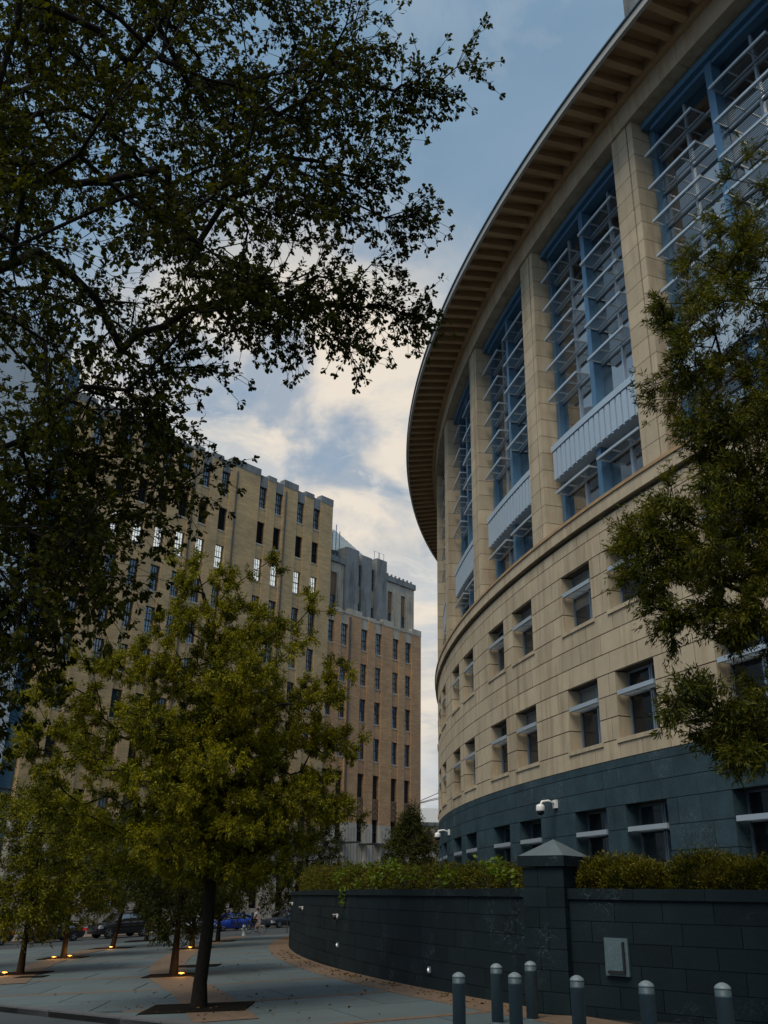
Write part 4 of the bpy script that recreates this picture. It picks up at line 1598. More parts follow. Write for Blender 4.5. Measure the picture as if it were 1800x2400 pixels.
def frusta(A, B, ra, rb, sides):
    d = B - A
    d /= np.linalg.norm(d, axis=1)[:, None] + 1e-9
    h = np.where(np.abs(d[:, 2:3]) < .9, np.array([[0, 0, 1.0]]), np.array([[1.0, 0, 0]]))
    x = np.cross(d, h)
    x /= np.linalg.norm(x, axis=1)[:, None] + 1e-9
    y = np.cross(d, x)
    a = np.arange(sides) * 2 * math.pi / sides
    c, s = np.cos(a), np.sin(a)
    ring = x[:, None, :] * c[None, :, None] + y[:, None, :] * s[None, :, None]
    V = np.concatenate([A[:, None, :] + ring * ra[:, None, None], B[:, None, :] + d[:, None, :] * rb[:, None, None] * .3 + ring * rb[:, None, None]], 1)
    n = len(A)
    off = (np.arange(n) * 2 * sides)[:, None]
    F = []
    for k in range(sides):
        k2 = (k + 1) % sides
        F.append(off + np.array([[k, k2, sides + k2, sides + k]]))
    return V.reshape(-1, 3), [np.concatenate(F, 0)]


def twigs(P, par, ends, rng, per=6, L=.5, seg=3, droop=.25, spread=.8, every=None, R=None, thin=.03):
    """short shoots from branch ends (and thin nodes); returns points along them with directions"""
    src, dirs = [], []
    ids = list(ends)
    if every is not None:
        ids += [i for i in range(1, len(P)) if R[i] < thin and rng.random() < every]
    for e in ids:
        d = P[e] - P[par[e]]
        d /= np.linalg.norm(d) + 1e-9
        for k in range(per):
            src.append(P[e])
            dirs.append(d)
    A = np.array(src)
    D = np.array(dirs) + rnd_unit(len(A), rng) * spread
    D[:, 2] -= droop * rng.random(len(A))
    D /= np.linalg.norm(D, axis=1)[:, None]
    Ln = L * rng.uniform(.5, 1.25, len(A))
    pts, drs, segs = [], [], []
    p = A
    for k in range(seg):
        D2 = D + rnd_unit(len(A), rng) * .25
        D2[:, 2] -= droop * .25 * k
        D2 /= np.linalg.norm(D2, axis=1)[:, None]
        q = p + D2 * (Ln / seg)[:, None]
        segs.append((p, q))
        pts.append(q)
        drs.append(D2)
        p, D = q, D2
    return pts, drs, segs


def join(parts):
    V, F, off = [], {}, 0
    for v, fs in parts:
        V.append(v)
        for f in fs:
            F.setdefault(f.shape[1], []).append(f + off)
        off += len(v)
    return np.concatenate(V), [np.concatenate(f) for f in F.values()]


# ---- big oak whose branches hang over the view from the left
def overhang_tree():
    rng = np.random.default_rng(3)
    root = empty('oak_tree', (-5.6, 5.2, gz(-5.6, 5.2)))
    tag(root, 'large dark oak hanging leafy branches over the view from the upper left', 'tree')
    base = np.array(root.location)
    trunk = [(-5.6, 5.2, 0), (-5.5, 5.25, 1.6), (-5.35, 5.3, 3.0), (-5.2, 5.4, 4.4), (-5.0, 5.5, 5.8), (-4.85, 5.6, 7.2), (-4.7, 5.7, 8.8), (-4.6, 5.8, 10.4)]
    tips = [(0.80, 7.95, 10.75), (0.55, 7.9, 10.7), (.0, 8.0, 11.5), (0.45, 8.0, 9.05), (.25, 7.9, 9.7), (-.02, 7.8, 10.3), (.1, 7.7, 9.2),
            (-0.19, 7.5, 8.75), (-.5, 7.5, 9.0), (0.52, 8.98, 8.42), (.2, 8.8, 8.4), (-.1, 8.7, 8.55), (-.25, 8.6, 7.85), (-.6, 8.5, 8.1), (-.9, 8.4, 7.75),
            (-1.38, 7.9, 6.9), (-1.55, 7.9, 7.3), (-1.1, 8.1, 8.0), (-1.5, 8.3, 5.80), (-1.75, 8.3, 6.2), (-2.0, 8.3, 6.6), (-2.0, 8.2, 5.4),
            (-2.15, 8.2, 4.62), (-2.4, 8.2, 5.0), (-2.75, 8.4, 4.6), (-2.9, 8.5, 4.1), (-2.5, 8.4, 5.6), (-3.25, 8.4, 3.9), (-3.2, 8.3, 4.6), (-3.1, 8.3, 5.3),
            (-3.05, 7.4, 3.5), (-3.1, 7.5, 4.2), (-3.0, 7.2, 2.9), (-2.9, 7.0, 4.9), (-2.7, 7.2, 5.6)]
    T = [np.array(t) + np.array([-.24 - .02 * (t[2] - 5) - .16 * (t[2] < 7.4), -.05, -.02 + .12 * (t[2] < 7.4)]) for t in tips]

    def bound(z):        # crown radius about the trunk axis in the direction of view
        return np.interp(z, [3.2, 4.5, 5.5, 6.8, 7.6, 8.6, 10, 11.2, 13, 14.5], [2.6, 3.3, 3.6, 4.1, 4.9, 5.7, 5.6, 5.9, 5.0, 3.4])
    tips_n = len(T)
    for t in list(T):                                   # fuller sprays at the ends of the limbs
        for i in range(5):
            T.append(t + np.array([-.28, -.05, .03]) * i * .7 + rng.normal(size=3) * .13)
    n = 0
    while n < 600:
        z = rng.uniform(3.6, 14.0)
        a = rng.uniform(math.radians(-60), math.radians(75))       # about +x / +y
        r = bound(z) * math.sqrt(rng.uniform(.05, 1.0)) * .95
        ax = np.array([-5.0 + (z - 3) * .05, 5.5])
        p = np.array([ax[0] + math.cos(a + math.radians(25)) * r, ax[1] + math.sin(a + math.radians(25)) * r, z])
        f = p - np.array([0, 0, EYE])
        if math.hypot(f[0], f[1]) < 5.6:
            continue
        dep = f[1] * math.cos(.3954) + f[2] * math.sin(.3954)
        px, py = 900 + 2172 * f[0] / dep, 1200 - 2172 * (f[2] * math.cos(.3954) - f[1] * math.sin(.3954)) / dep
        # the crown is ragged: pockets of open sky between the limbs
        lim = np.interp(py + 60, [0, 200, 260, 400, 480, 560, 700, 760, 800, 850, 1000, 1180, 1300, 1450, 1600, 1900], [840, 860, 780, 670, 680, 720, 740, 620, 520, 400, 340, 390, 340, 230, 50, 20])
        if px > lim or px < -400:
            continue
        if py > 640 and rng.random() < .55:
            continue
        if math.sin(p[0] * 2.1 + p[2] * 1.3) * math.sin(p[1] * 1.7 - p[2] * 1.9 + 1) > .42:
            continue
        T.append(p)
        n += 1
    P, par, R, ends = grow(trunk, T, rng, step=.32, tip_r=.0062, exp=2.2, wob=.07, up=.06, max_r=.3)
    # main limbs and trunk thickness
    R[:len(trunk)] = np.maximum(R[:len(trunk)], np.linspace(.30, .15, len(trunk)))
    parts = [wood(P, par, R, 'trunk', rng, 7)]
    pts, drs, segs = twigs(P, par, ends, rng, per=9, L=.48, seg=3, droop=.5, spread=.9, every=.2, R=R, thin=.035)
    for A, B in segs:
        parts.append(frusta(A, B, np.full(len(A), .0035), np.full(len(A), .0025), 3))
    V, F = join(parts)
    o = link('trunk', np_mesh('trunk', V - base, F, BARK, True), root)
    C = np.concatenate([pts[1], pts[2], pts[2], pts[0][::2]])
    D = np.concatenate([drs[1], drs[2], drs[2], drs[0][::2]])
    X, LF = leaves(C, D, 6, .054, 'obovate', rng, splay=.95, droop=.25, jitter=.012)
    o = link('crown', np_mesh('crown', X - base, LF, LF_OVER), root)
    # individual leaves at the branch tips that stand out against the sky
    tpl, faces = LEAF['obovate']
    me = bpy.data.meshes.new('leaf')
    vs = [(u * .066, v * .066, abs(v) * .025) for u, v in tpl]
    me.from_pydata(vs, [], faces)
    me.materials.append(LF_OVER)
    cnt = 0
    for e in ends:
        p = P[e]
        if cnt >= 280:
            break
        if min(np.linalg.norm(p - t) for t in T[:tips_n]) < .05:
            for q in range(8):
                d = Vector(rng.normal(size=3)).normalized()
                d.z -= .2
                d.normalize()
                o = link('leaf', me, root)
                o.location = Vector(p - base) + Vector(rng.normal(size=3)) * .03
                o.rotation_euler = d.to_track_quat('X', 'Z').to_euler()
                cnt += 1


overhang_tree()


def make_tree(name, loc, trunk, targets, seed, lmat, label, llen, shape, per_tw=6, twL=.5, per=5, thin_every=.2, thin=.03,
              tip_r=.006, trunk_r=(.16, .05), droop=.2, up=.05, wob=.06, leaf_droop=.2, jitter=.03, dens=1, group=None, wid=1.0, step=.35):
    rng = np.random.default_rng(seed)
    root = empty(name, loc)
    tag(root, label, 'tree', group)
    base = np.array(root.location)
    P, par, R, ends = grow(trunk, targets, rng, step=step, tip_r=tip_r, wob=wob, up=up, max_r=trunk_r[0] * .5)
    R[:len(trunk)] = np.linspace(trunk_r[0], trunk_r[1], len(trunk))
    R[0] *= 1.25
    parts = [wood(P, par, R, 'trunk', rng, 8)]
    pts, drs, segs = twigs(P, par, ends, rng, per=per_tw, L=twL, seg=3, droop=droop, spread=.85, every=thin_every, R=R, thin=thin)
    for A, B in segs[:2]:
        parts.append(frusta(A, B, np.full(len(A), .004), np.full(len(A), .003), 3))
    V, F = join(parts)
    link('trunk', np_mesh('trunk', V - base, F, BARK, True), root)
    C = np.concatenate([pts[i] for i in (0, 1, 2)] * dens)
    D = np.concatenate([drs[i] for i in (0, 1, 2)] * dens)
    X, LF = leaves(C, D, per, llen, shape, rng, splay=.9, droop=leaf_droop, jitter=jitter, wid=wid)
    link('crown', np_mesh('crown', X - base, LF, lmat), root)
    return root


def mid_tree():
    rng = np.random.default_rng(21)
    x0, y0 = -3.96, 23.6
    g = gz(x0, y0)
    trunk = [(x0, y0, g - .1), (x0 - .02, y0, g + .5), (x0 + .05, y0, 1.5), (x0 + .02, y0, 2.6), (x0 - .05, y0, 3.8), (x0 - .02, y0, 5.0), (x0 - .2, y0, 6.2), (x0 - .3, y0, 7.2), (x0 - .45, y0, 8.3), (x0 - .8, y0, 9.6)]
    T = []
    # layered, slightly rising boughs with flat sprays
    tiers = [2.85, 3.45, 4.1, 4.75, 5.45, 6.1, 6.75, 7.4, 8.1]
    bi = 0
    for z0 in tiers:
        nb = 6 if z0 < 7 else 4
        for q in range(nb):
            bi += 1
            z = z0 + rng.normal() * .09
            rad = np.interp(z, [2.7, 3.3, 4.2, 5.6, 6.6, 7.4, 8.4], [2.6, 3.6, 4.0, 3.9, 3.4, 2.4, 1.2]) * rng.uniform(.62, 1.08)
            a = bi * 2.39996 + rng.normal() * .15
            rise = np.interp(z, [2.7, 5, 8], [-.03, .10, .38])
            m = int(5 + rad * 4.6)
            for k in range(m):
                f = (k + 1.2) / m
                r = rad * f
                sp = .08 + .36 * f * (1.25 - f) * 2
                T.append(np.array([x0 - .18 + math.cos(a) * r * (.93 if math.cos(a) > 0 else 1.06), y0 + math.sin(a) * r, z + r * rise]) + rng.normal(size=3) * np.array([sp, sp, .06 + .03 * f]))
    for i in range(220):                      # dense shaded heart of the crown
        a, r, z = rng.uniform(0, 6.28), 1.6 * math.sqrt(rng.uniform(0.02, 1)), rng.uniform(2.7, 6.0)
        T.append(np.array([x0 + math.cos(a) * r, y0 + math.sin(a) * r, z]))
    # loose upper leaders and long right-hand boughs
    for (px, py, pz, n) in ((-4.95, 23.0, 10.2, 8), (-4.95, 23.0, 9.5, 8), (-4.15, 23.2, 9.7, 8), (-4.2, 23.2, 9.0, 9), (-2.9, 23.3, 10.4, 4), (-3.4, 23.3, 9.2, 5), (-1.9, 23.4, 9.4, 5), (-2.5, 23.4, 8.6, 7), (-1.2, 23.5, 7.5, 6),
                            (-1.6, 23.5, 7.1, 8), (-1.1, 23.5, 5.6, 7), (-.9, 23.5, 4.2, 6), (-1.6, 23.4, 4.6, 6), (-1.7, 23.5, 6.2, 6), (-8.0, 22.3, 6.6, 9), (-8.1, 22.4, 5.7, 9), (-7.6, 22.4, 4.7, 9), (-7.5, 22.4, 4.0, 8), (-7.2, 22.6, 6.2, 9), (-6.9, 22.7, 5.3, 9), (-8.0, 22.4, 5.1, 7), (-5.4, 23.1, 8.8, 9), (-6.6, 22.6, 7.4, 8)):
        for i in range(n):
            T.append(np.array([px, py, pz]) + rng.normal(size=3) * np.array([.26, .4, .16]))
    make_tree('willow_oak_tree', (x0, y0, g), trunk, T, 5, LF_MID, 'yellow green willow oak standing on the plaza left of the curved wall', .076, 'lance',
              per_tw=8, twL=.28, per=13, thin_every=.10, trunk_r=(.17, .05), droop=.05, up=.03, dens=1, wid=1.5)


mid_tree()


def right_tree():
    rng = np.random.default_rng(33)
    x0, y0 = 9.6, 16.4
    trunk = [(x0, y0, 2.2), (x0, y0, 3.4), (x0 - .05, y0, 5), (x0 - .1, y0, 7), (x0 - .1, y0, 9), (x0 - .2, y0, 11), (x0 - .3, y0, 13), (x0 - .3, y0, 14.6)]
    lobes = [((6.5, 12.9, 13.4), 1.0), ((5.9, 13.0, 12.3), .8), ((5.2, 13.3, 11.2), .55), ((4.9, 13.3, 10.4), .5), ((6.2, 13.2, 11.0), 1.0), ((5.9, 13.2, 9.7), .9),
             ((5.2, 13.3, 9.3), .5), ((6.6, 13.4, 9.0), 1.0), ((5.7, 13.4, 8.5), .7), ((4.7, 13.5, 7.9), .5), ((4.2, 13.5, 7.6), .42), ((4.1, 13.6, 7.0), .38), ((4.9, 13.5, 7.2), .6),
             ((5.6, 13.4, 6.9), .8), ((6.5, 13.4, 7.3), 1.0), ((4.6, 13.5, 6.25), .35), ((5.4, 13.4, 6.0), .4), ((6.3, 13.3, 5.9), .6), ((4.5, 13.4, 4.9), .32), ((4.9, 13.3, 4.55), .36), ((5.5, 13.2, 4.7), .5),
             ((5.1, 13.2, 4.2), .3), ((6.1, 13.2, 4.8), .6), ((6.6, 13.2, 5.2), .7), ((7.4, 13.3, 6.5), 1.0), ((6.2, 13.3, 8.2), .9), ((7.0, 13.4, 8.0), 1.0), ((5.9, 13.4, 7.6), .7), ((6.9, 13.3, 10.2), 1.0), ((6.6, 13.2, 4.6), .6), ((7.5, 13.5, 9), 1.3), ((7.4, 13.4, 12), 1.2), ((8.5, 14, 13.6), 1.2), ((8.2, 13.5, 5), .8)]
    T = []
    for c, r in lobes:
        for i in range(int(7 + 17 * r)):
            T.append(np.array(c) + rng.normal(size=3) * r * np.array([.5, .7, .38]))
    while len(T) < 760:                       # far side of the crown
        z, a = rng.uniform(4.2, 14.8), rng.uniform(-2.2, 2.0)
        r = np.interp(z, [4.2, 6, 9, 12, 14.8], [3.5, 4.6, 4.6, 3.6, 1.4]) * math.sqrt(rng.uniform(.05, 1))
        T.append(np.array([x0 + math.cos(a) * r, y0 + math.sin(a) * r, z]))
    make_tree('willow_oak_tree', (x0, y0, 2.2), trunk, T, 8, LF_RIGHT, 'willow oak reaching in from the right edge in front of the courthouse', .098, 'lance',
              per_tw=8, twL=.34, per=10, thin_every=.10, trunk_r=(.22, .08), droop=.1, up=.05, wid=1.0)


right_tree()


def round_targets(x0, y0, z0, z1, rad, n, rng, cone=0.0):
    T = []
    while len(T) < n:
        u = rng.uniform(0, 1)
        z = z0 + (z1 - z0) * u
        if cone:
            rr = rad * (1 - u) ** .7 * min(1, .5 + u * 4)
        else:
            rr = rad * math.sqrt(max(0, 1 - (2 * u - 1.0) ** 2)) ** .8
        a = rng.uniform(0, 2 * math.pi)
        r = rr * math.sqrt(rng.uniform(.1, 1)) * (1 + .2 * math.sin(3 * a + 5 * u) + .1 * math.sin(7 * a))
        T.append(np.array([x0 + r * math.cos(a), y0 + r * math.sin(a), z + .15 * rng.normal()]))
    return T


def plaza_tree(x, y, h, rad, seed, lmat, label, clear=1.7, cone=0, name='plaza_tree', n=120, lean=0.0, dens=1, g=None, llen=.105):
    rng = np.random.default_rng(seed)
    g = gz(x, y) if g is None else g
    trunk = [(x, y, g - .1), (x + lean * .3, y, g + .8), (x + lean * .7, y, g + clear), (x + lean, y, g + clear + (h - clear) * .35), (x + lean * 1.1, y, g + clear + (h - clear) * .7), (x + lean, y, g + h - .4)]
    T = round_targets(x + lean, y, g + clear, g + h, rad, n, rng, cone)
    return make_tree(name, (x, y, g), trunk, T, seed, lmat, label, llen, 'oval', per_tw=7, twL=.6, per=10, thin_every=.08, trunk_r=(.13, .04), droop=.15, dens=dens, jitter=.06, step=.5)


plaza_tree(-13.0, 37.9, 6.3, 2.3, 101, LF_BG, 'yellow green tree at the left border, its trunk lit by a ground lamp', 1.5, n=170)
plaza_tree(-14.64, 48.25, 6.3, 2.3, 102, LF_BG, 'bright yellow green young tree second from the left with two ground lamps at its foot', 1.6, n=170)
plaza_tree(-14.72, 57.16, 6.6, 2.5, 103, LF_DK, 'leaning young tree in front of the black parked car', 1.9, lean=.5, n=120)
plaza_tree(-15.08, 67.1, 6.4, 2.4, 104, LF_DK, 'shaded tree rising from a dark ground bed near the street', 1.9, n=110)
plaza_tree(-6.65, 34.1, 6.0, 2.5, 105, LF_DK, 'dark tree with bare trunk just left of the nearest plaza trunk', 1.55, n=150)
plaza_tree(-9.54, 53.1, 6.6, 2.3, 106, LF_DK, 'thin trunked tree glowing orange from a ground lamp in front of the white car', 1.9, n=120)
plaza_tree(-9.51, 61.4, 7.2, 2.4, 107, LF_BG, 'yellowing tree left of the blue car', 2.0, n=140)
plaza_tree(-4.3, 60.5, 9.4, 3.0, 108, LF_DK, 'dark conical tree left of the curved wall end in front of the brick building', 1.6, cone=1, n=200)
plaza_tree(2.0, 60.0, 4.7, 2.3, 109, LF_DK, 'dark bushy tree behind the hedge where the courthouse curves away', .8, cone=1, n=150, g=2.3)
plaza_tree(-18.2, 40.5, 7.2, 2.5, 110, LF_DK, 'dark tree partly cut by the left border behind the first plaza tree', 1.4, n=140)

# tree pits and ground lamps
def pit(x, y, w, lab):
    o = slab_poly([(x - w, y - w * .8), (x + w, y - w * .8), (x + w, y + w * .8), (x - w, y + w * .8)], 0.03, .06, SOIL, 'tree_pit', plaza)


for (x, y, w) in ((-3.96, 23.55, 1.15), (-13.0, 37.9, 1.0), (-14.64, 48.25, 1.0), (-14.72, 57.2, 1.1), (-15.08, 67.1, 1.2), (-6.65, 34.1, .9), (-6.65, 38.6, .8), (-9.54, 53.1, 1.0), (-9.51, 61.4, 1.0), (-11.9, 35.9, .5)):
    pit(x, y, w, '')

LAMPO = mat('amber_lamp_glass', (0.9, 0.5, 0.15), 0.3, 0.02, emit=((1.0, 0.36, 0.05), 1.7))
GL = [(-13.35, 37.3, 'glowing amber ground lamp at the foot of the leftmost tree'), (-14.85, 47.5, 'glowing amber ground lamp left of the second tree trunk'), (-14.3, 48.1, 'glowing amber ground lamp right of the second tree trunk'),
      (-6.30, 33.6, 'glowing amber ground lamp beside the dark bare trunk in the plaza'), (-9.52, 52.5, 'glowing amber ground lamp below the orange lit thin trunk'), (-14.6, 56.5, 'amber ground lamp at the foot of the leaning tree')]
lamp_body = MB().lathe([(.13, -.02), (.13, .05), (.10, .07)], 16).mesh('housing', BLACKP)
lamp_glass = MB().lathe([(.10, .071), (.09, .085), (.05, .095), (.01, .098)], 16).mesh('lens', LAMPO, True)
for i, (x, y, lab) in enumerate(GL):
    t = empty('ground_lamp', (x, y, gz(x, y) + .03))
    tag(t, lab, 'lamp', 'ground lamps at the plaza trees')
    link('housing', lamp_body, t)
    link('lens', lamp_glass, t)
    ld = bpy.data.lights.new('lamp_light', 'POINT')
    ld.energy = 8
    ld.color = (1.0, .45, .10)
    ld.shadow_soft_size = .08
    lo = bpy.data.objects.new('lamp_light', ld)
    COL.objects.link(lo)
    lo.parent = t
    lo.location = (0, -.05, .25)


# ------------------------------------------------------------------ hedges
def hedge(name, pts, wid, h, seed, label, n, lump=.12, z0=ZW - .1, llen=.075):
    """clipped row of shrubs along a polyline of (x, y); h = heights"""
    rng = np.random.default_rng(seed)
    root = empty(name, (pts[0][0], pts[0][1], z0))
    tag(root, label, 'hedge')
    base = np.array(root.location)
    P = np.array(pts, float)
    seg = np.linalg.norm(np.diff(P, axis=0), axis=1)
    cum = np.concatenate([[0], np.cumsum(seg)])
    s = rng.uniform(0, cum[-1], n)
    cx = np.interp(s, cum, P[:, 0])
    cy = np.interp(s, cum, P[:, 1])
    hh = np.interp(s, cum, np.linspace(h[0], h[1], 50)[np.linspace(0, 49, len(cum)).astype(int)])
    th = rng.uniform(0, math.pi, n)
    lum = 1 + lump * np.sin(s * 2.3 + seed) + lump * .8 * np.sin(s * 5.7 + th * 2.2) + lump * .5 * np.sin(s * 13 + th * 5) + rng.normal(size=n) * .08 + (rng.random(n) > .97) * rng.uniform(0, .25, n)
    endf = np.clip(np.minimum(s, cum[-1] - s) / .28, 0, 1) ** .4
    sh = rng.uniform(.72, 1.03, n) * lum
    ex = .6
    ct, st = np.cos(th), np.sin(th)
    off = np.sign(ct) * np.abs(ct) ** ex * wid / 2 * sh * endf
    z = z0 + np.abs(st) ** ex * hh * sh * (.35 + .65 * endf)
    t = np.gradient(P, axis=0)
    tx = np.interp(s, cum, t[:, 0])
    ty = np.interp(s, cum, t[:, 1])
    l = np.hypot(tx, ty)
    nx, ny = -ty / l, tx / l
    C = np.stack([cx + nx * off, cy + ny * off, z], 1)
    D = np.stack([nx * ct, ny * ct, st + .35], 1)
    D += rnd_unit(n, rng) * .5
    D /= np.linalg.norm(D, axis=1)[:, None]
    X, F = leaves(C, D, 4, llen, 'tuft', rng, splay=.7, droop=0, jitter=.03)
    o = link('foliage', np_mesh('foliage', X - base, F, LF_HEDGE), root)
    b = MB()
    for k in range(int(cum[-1] / .5)):
        sx = .25 + k * .5
        x, y = np.interp(sx, cum, P[:, 0]), np.interp(sx, cum, P[:, 1])
        b.tube([(x - base[0], y - base[1], -.1), (x - base[0] + .05, y - base[1], h[0] * .6)], .03, 5)
    b.obj('stem', BARK, root)
    # dark inner body so the row is not see-through
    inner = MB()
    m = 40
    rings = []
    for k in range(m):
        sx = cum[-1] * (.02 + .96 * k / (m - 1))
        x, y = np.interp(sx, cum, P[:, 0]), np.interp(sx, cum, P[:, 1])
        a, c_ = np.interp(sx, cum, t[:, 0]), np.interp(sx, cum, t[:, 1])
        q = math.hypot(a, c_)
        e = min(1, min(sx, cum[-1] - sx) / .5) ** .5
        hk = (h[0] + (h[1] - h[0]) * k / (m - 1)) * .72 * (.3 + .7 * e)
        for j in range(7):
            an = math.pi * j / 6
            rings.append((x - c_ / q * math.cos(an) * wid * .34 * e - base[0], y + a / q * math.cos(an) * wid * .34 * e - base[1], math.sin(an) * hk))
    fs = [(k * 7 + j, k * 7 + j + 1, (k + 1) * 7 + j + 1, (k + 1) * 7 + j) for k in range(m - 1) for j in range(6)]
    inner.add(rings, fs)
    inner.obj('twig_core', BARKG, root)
    return root


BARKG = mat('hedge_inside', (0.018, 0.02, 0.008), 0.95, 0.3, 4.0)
hl = [(WC.x - (WR - .95) * math.cos(a), WC.y + (WR - .95) * math.sin(a)) for a in np.linspace(ang_at(20.6), ang_at(50.5), 30)]
hedge('yew_hedge', hl, 1.15, (.52, 1.05), 61, 'rounded green hedge along the top of the curved granite wall', 17000)


def off_right(x, y):
    p = PC1 + PDIR * x - PN * y
    return (p.x, p.y)


hedge('yew_hedge', [off_right(x, .95) for x in np.linspace(-.15, 1.75, 12)], 1.1, (.56, .54), 62, 'dark rounded hedge shrub on the wall right beside the granite pillar', 5000, .16, llen=.065)
hedge('yew_hedge', [off_right(x, .95) for x in np.linspace(1.85, 7.0, 20)], 1.2, (.58, .70), 63, 'dark hedge mass at the right border above the straight granite wall', 11000, .14, llen=.065)


def vine():
    rng = np.random.default_rng(9)
    root = empty('climbing_vine', (0, 0, 0))
    tag(root, 'bright green vine trailing through the hedge and over the curved wall', 'vine')
    b = MB()
    C, D = [], []
    for (y0, y1, up) in ((37.5, 27, .75), (33.5, 30, .3), (26, 21.6, .45)):
        p = []
        for i in range(26):
            f = i / 25
            y = y0 + (y1 - y0) * f
            a = ang_at(y)
            q = wall_pt(a, WR - .55 + .25 * math.sin(f * 9 + y0), ZW + up * (math.sin(f * math.pi) ** .6) * .9 + .06 + .06 * math.sin(f * 21))
            p.append(q)
            for k in range(7):
                C.append(np.array(q) + rng.normal(size=3) * .1)
                D.append(np.array([-.6, -.5, .4]))
        b.tube(p, .01, 5)
    # strand hanging over the coping
    q0 = wall_pt(ang_at(33.6), WR + .06, ZW + .02)
    p = [(q0[0], q0[1], ZW + .05 - .09 * i) for i in range(5)]
    b.tube(p, .008, 5)
    for q in p:
        for k in range(5):
            C.append(np.array(q) + rng.normal(size=3) * .05)
            D.append(np.array([-.6, -.5, -.3]))
    b.obj('stem', BARK, root)
    X, F = leaves(np.array(C), np.array(D), 2, .12, 'oval', rng, splay=.8, droop=.1, jitter=.03, wid=1.3)
    link('foliage', np_mesh('foliage', X, F, LF_VINE), root)


vine()


# ------------------------------------------------------------------ cars
RUB = mat('tyre_rubber', (0.012, 0.012, 0.013), 0.8, 0.1)
RIM = mat('alloy_rim', (0.42, 0.45, 0.48), 0.3, 0.05, metal=0.7)
CGLASS = glass_mat('car_glass', (0.01, 0.012, 0.014), 0.05, .8)
RED = mat('tail_lamp', (0.45, 0.012, 0.012), 0.25, 0.05, emit=((1, .03, .02), .12))
HEADL = mat('head_lamp', (0.55, 0.6, 0.65), 0.12, 0.05, metal=.4)


def paint(name, col):
    m = mat(name, col, 0.22, 0.03, 1.0)
    m.node_tree.nodes['Principled BSDF'].inputs['Coat Weight'].default_value = 0.8
    return m


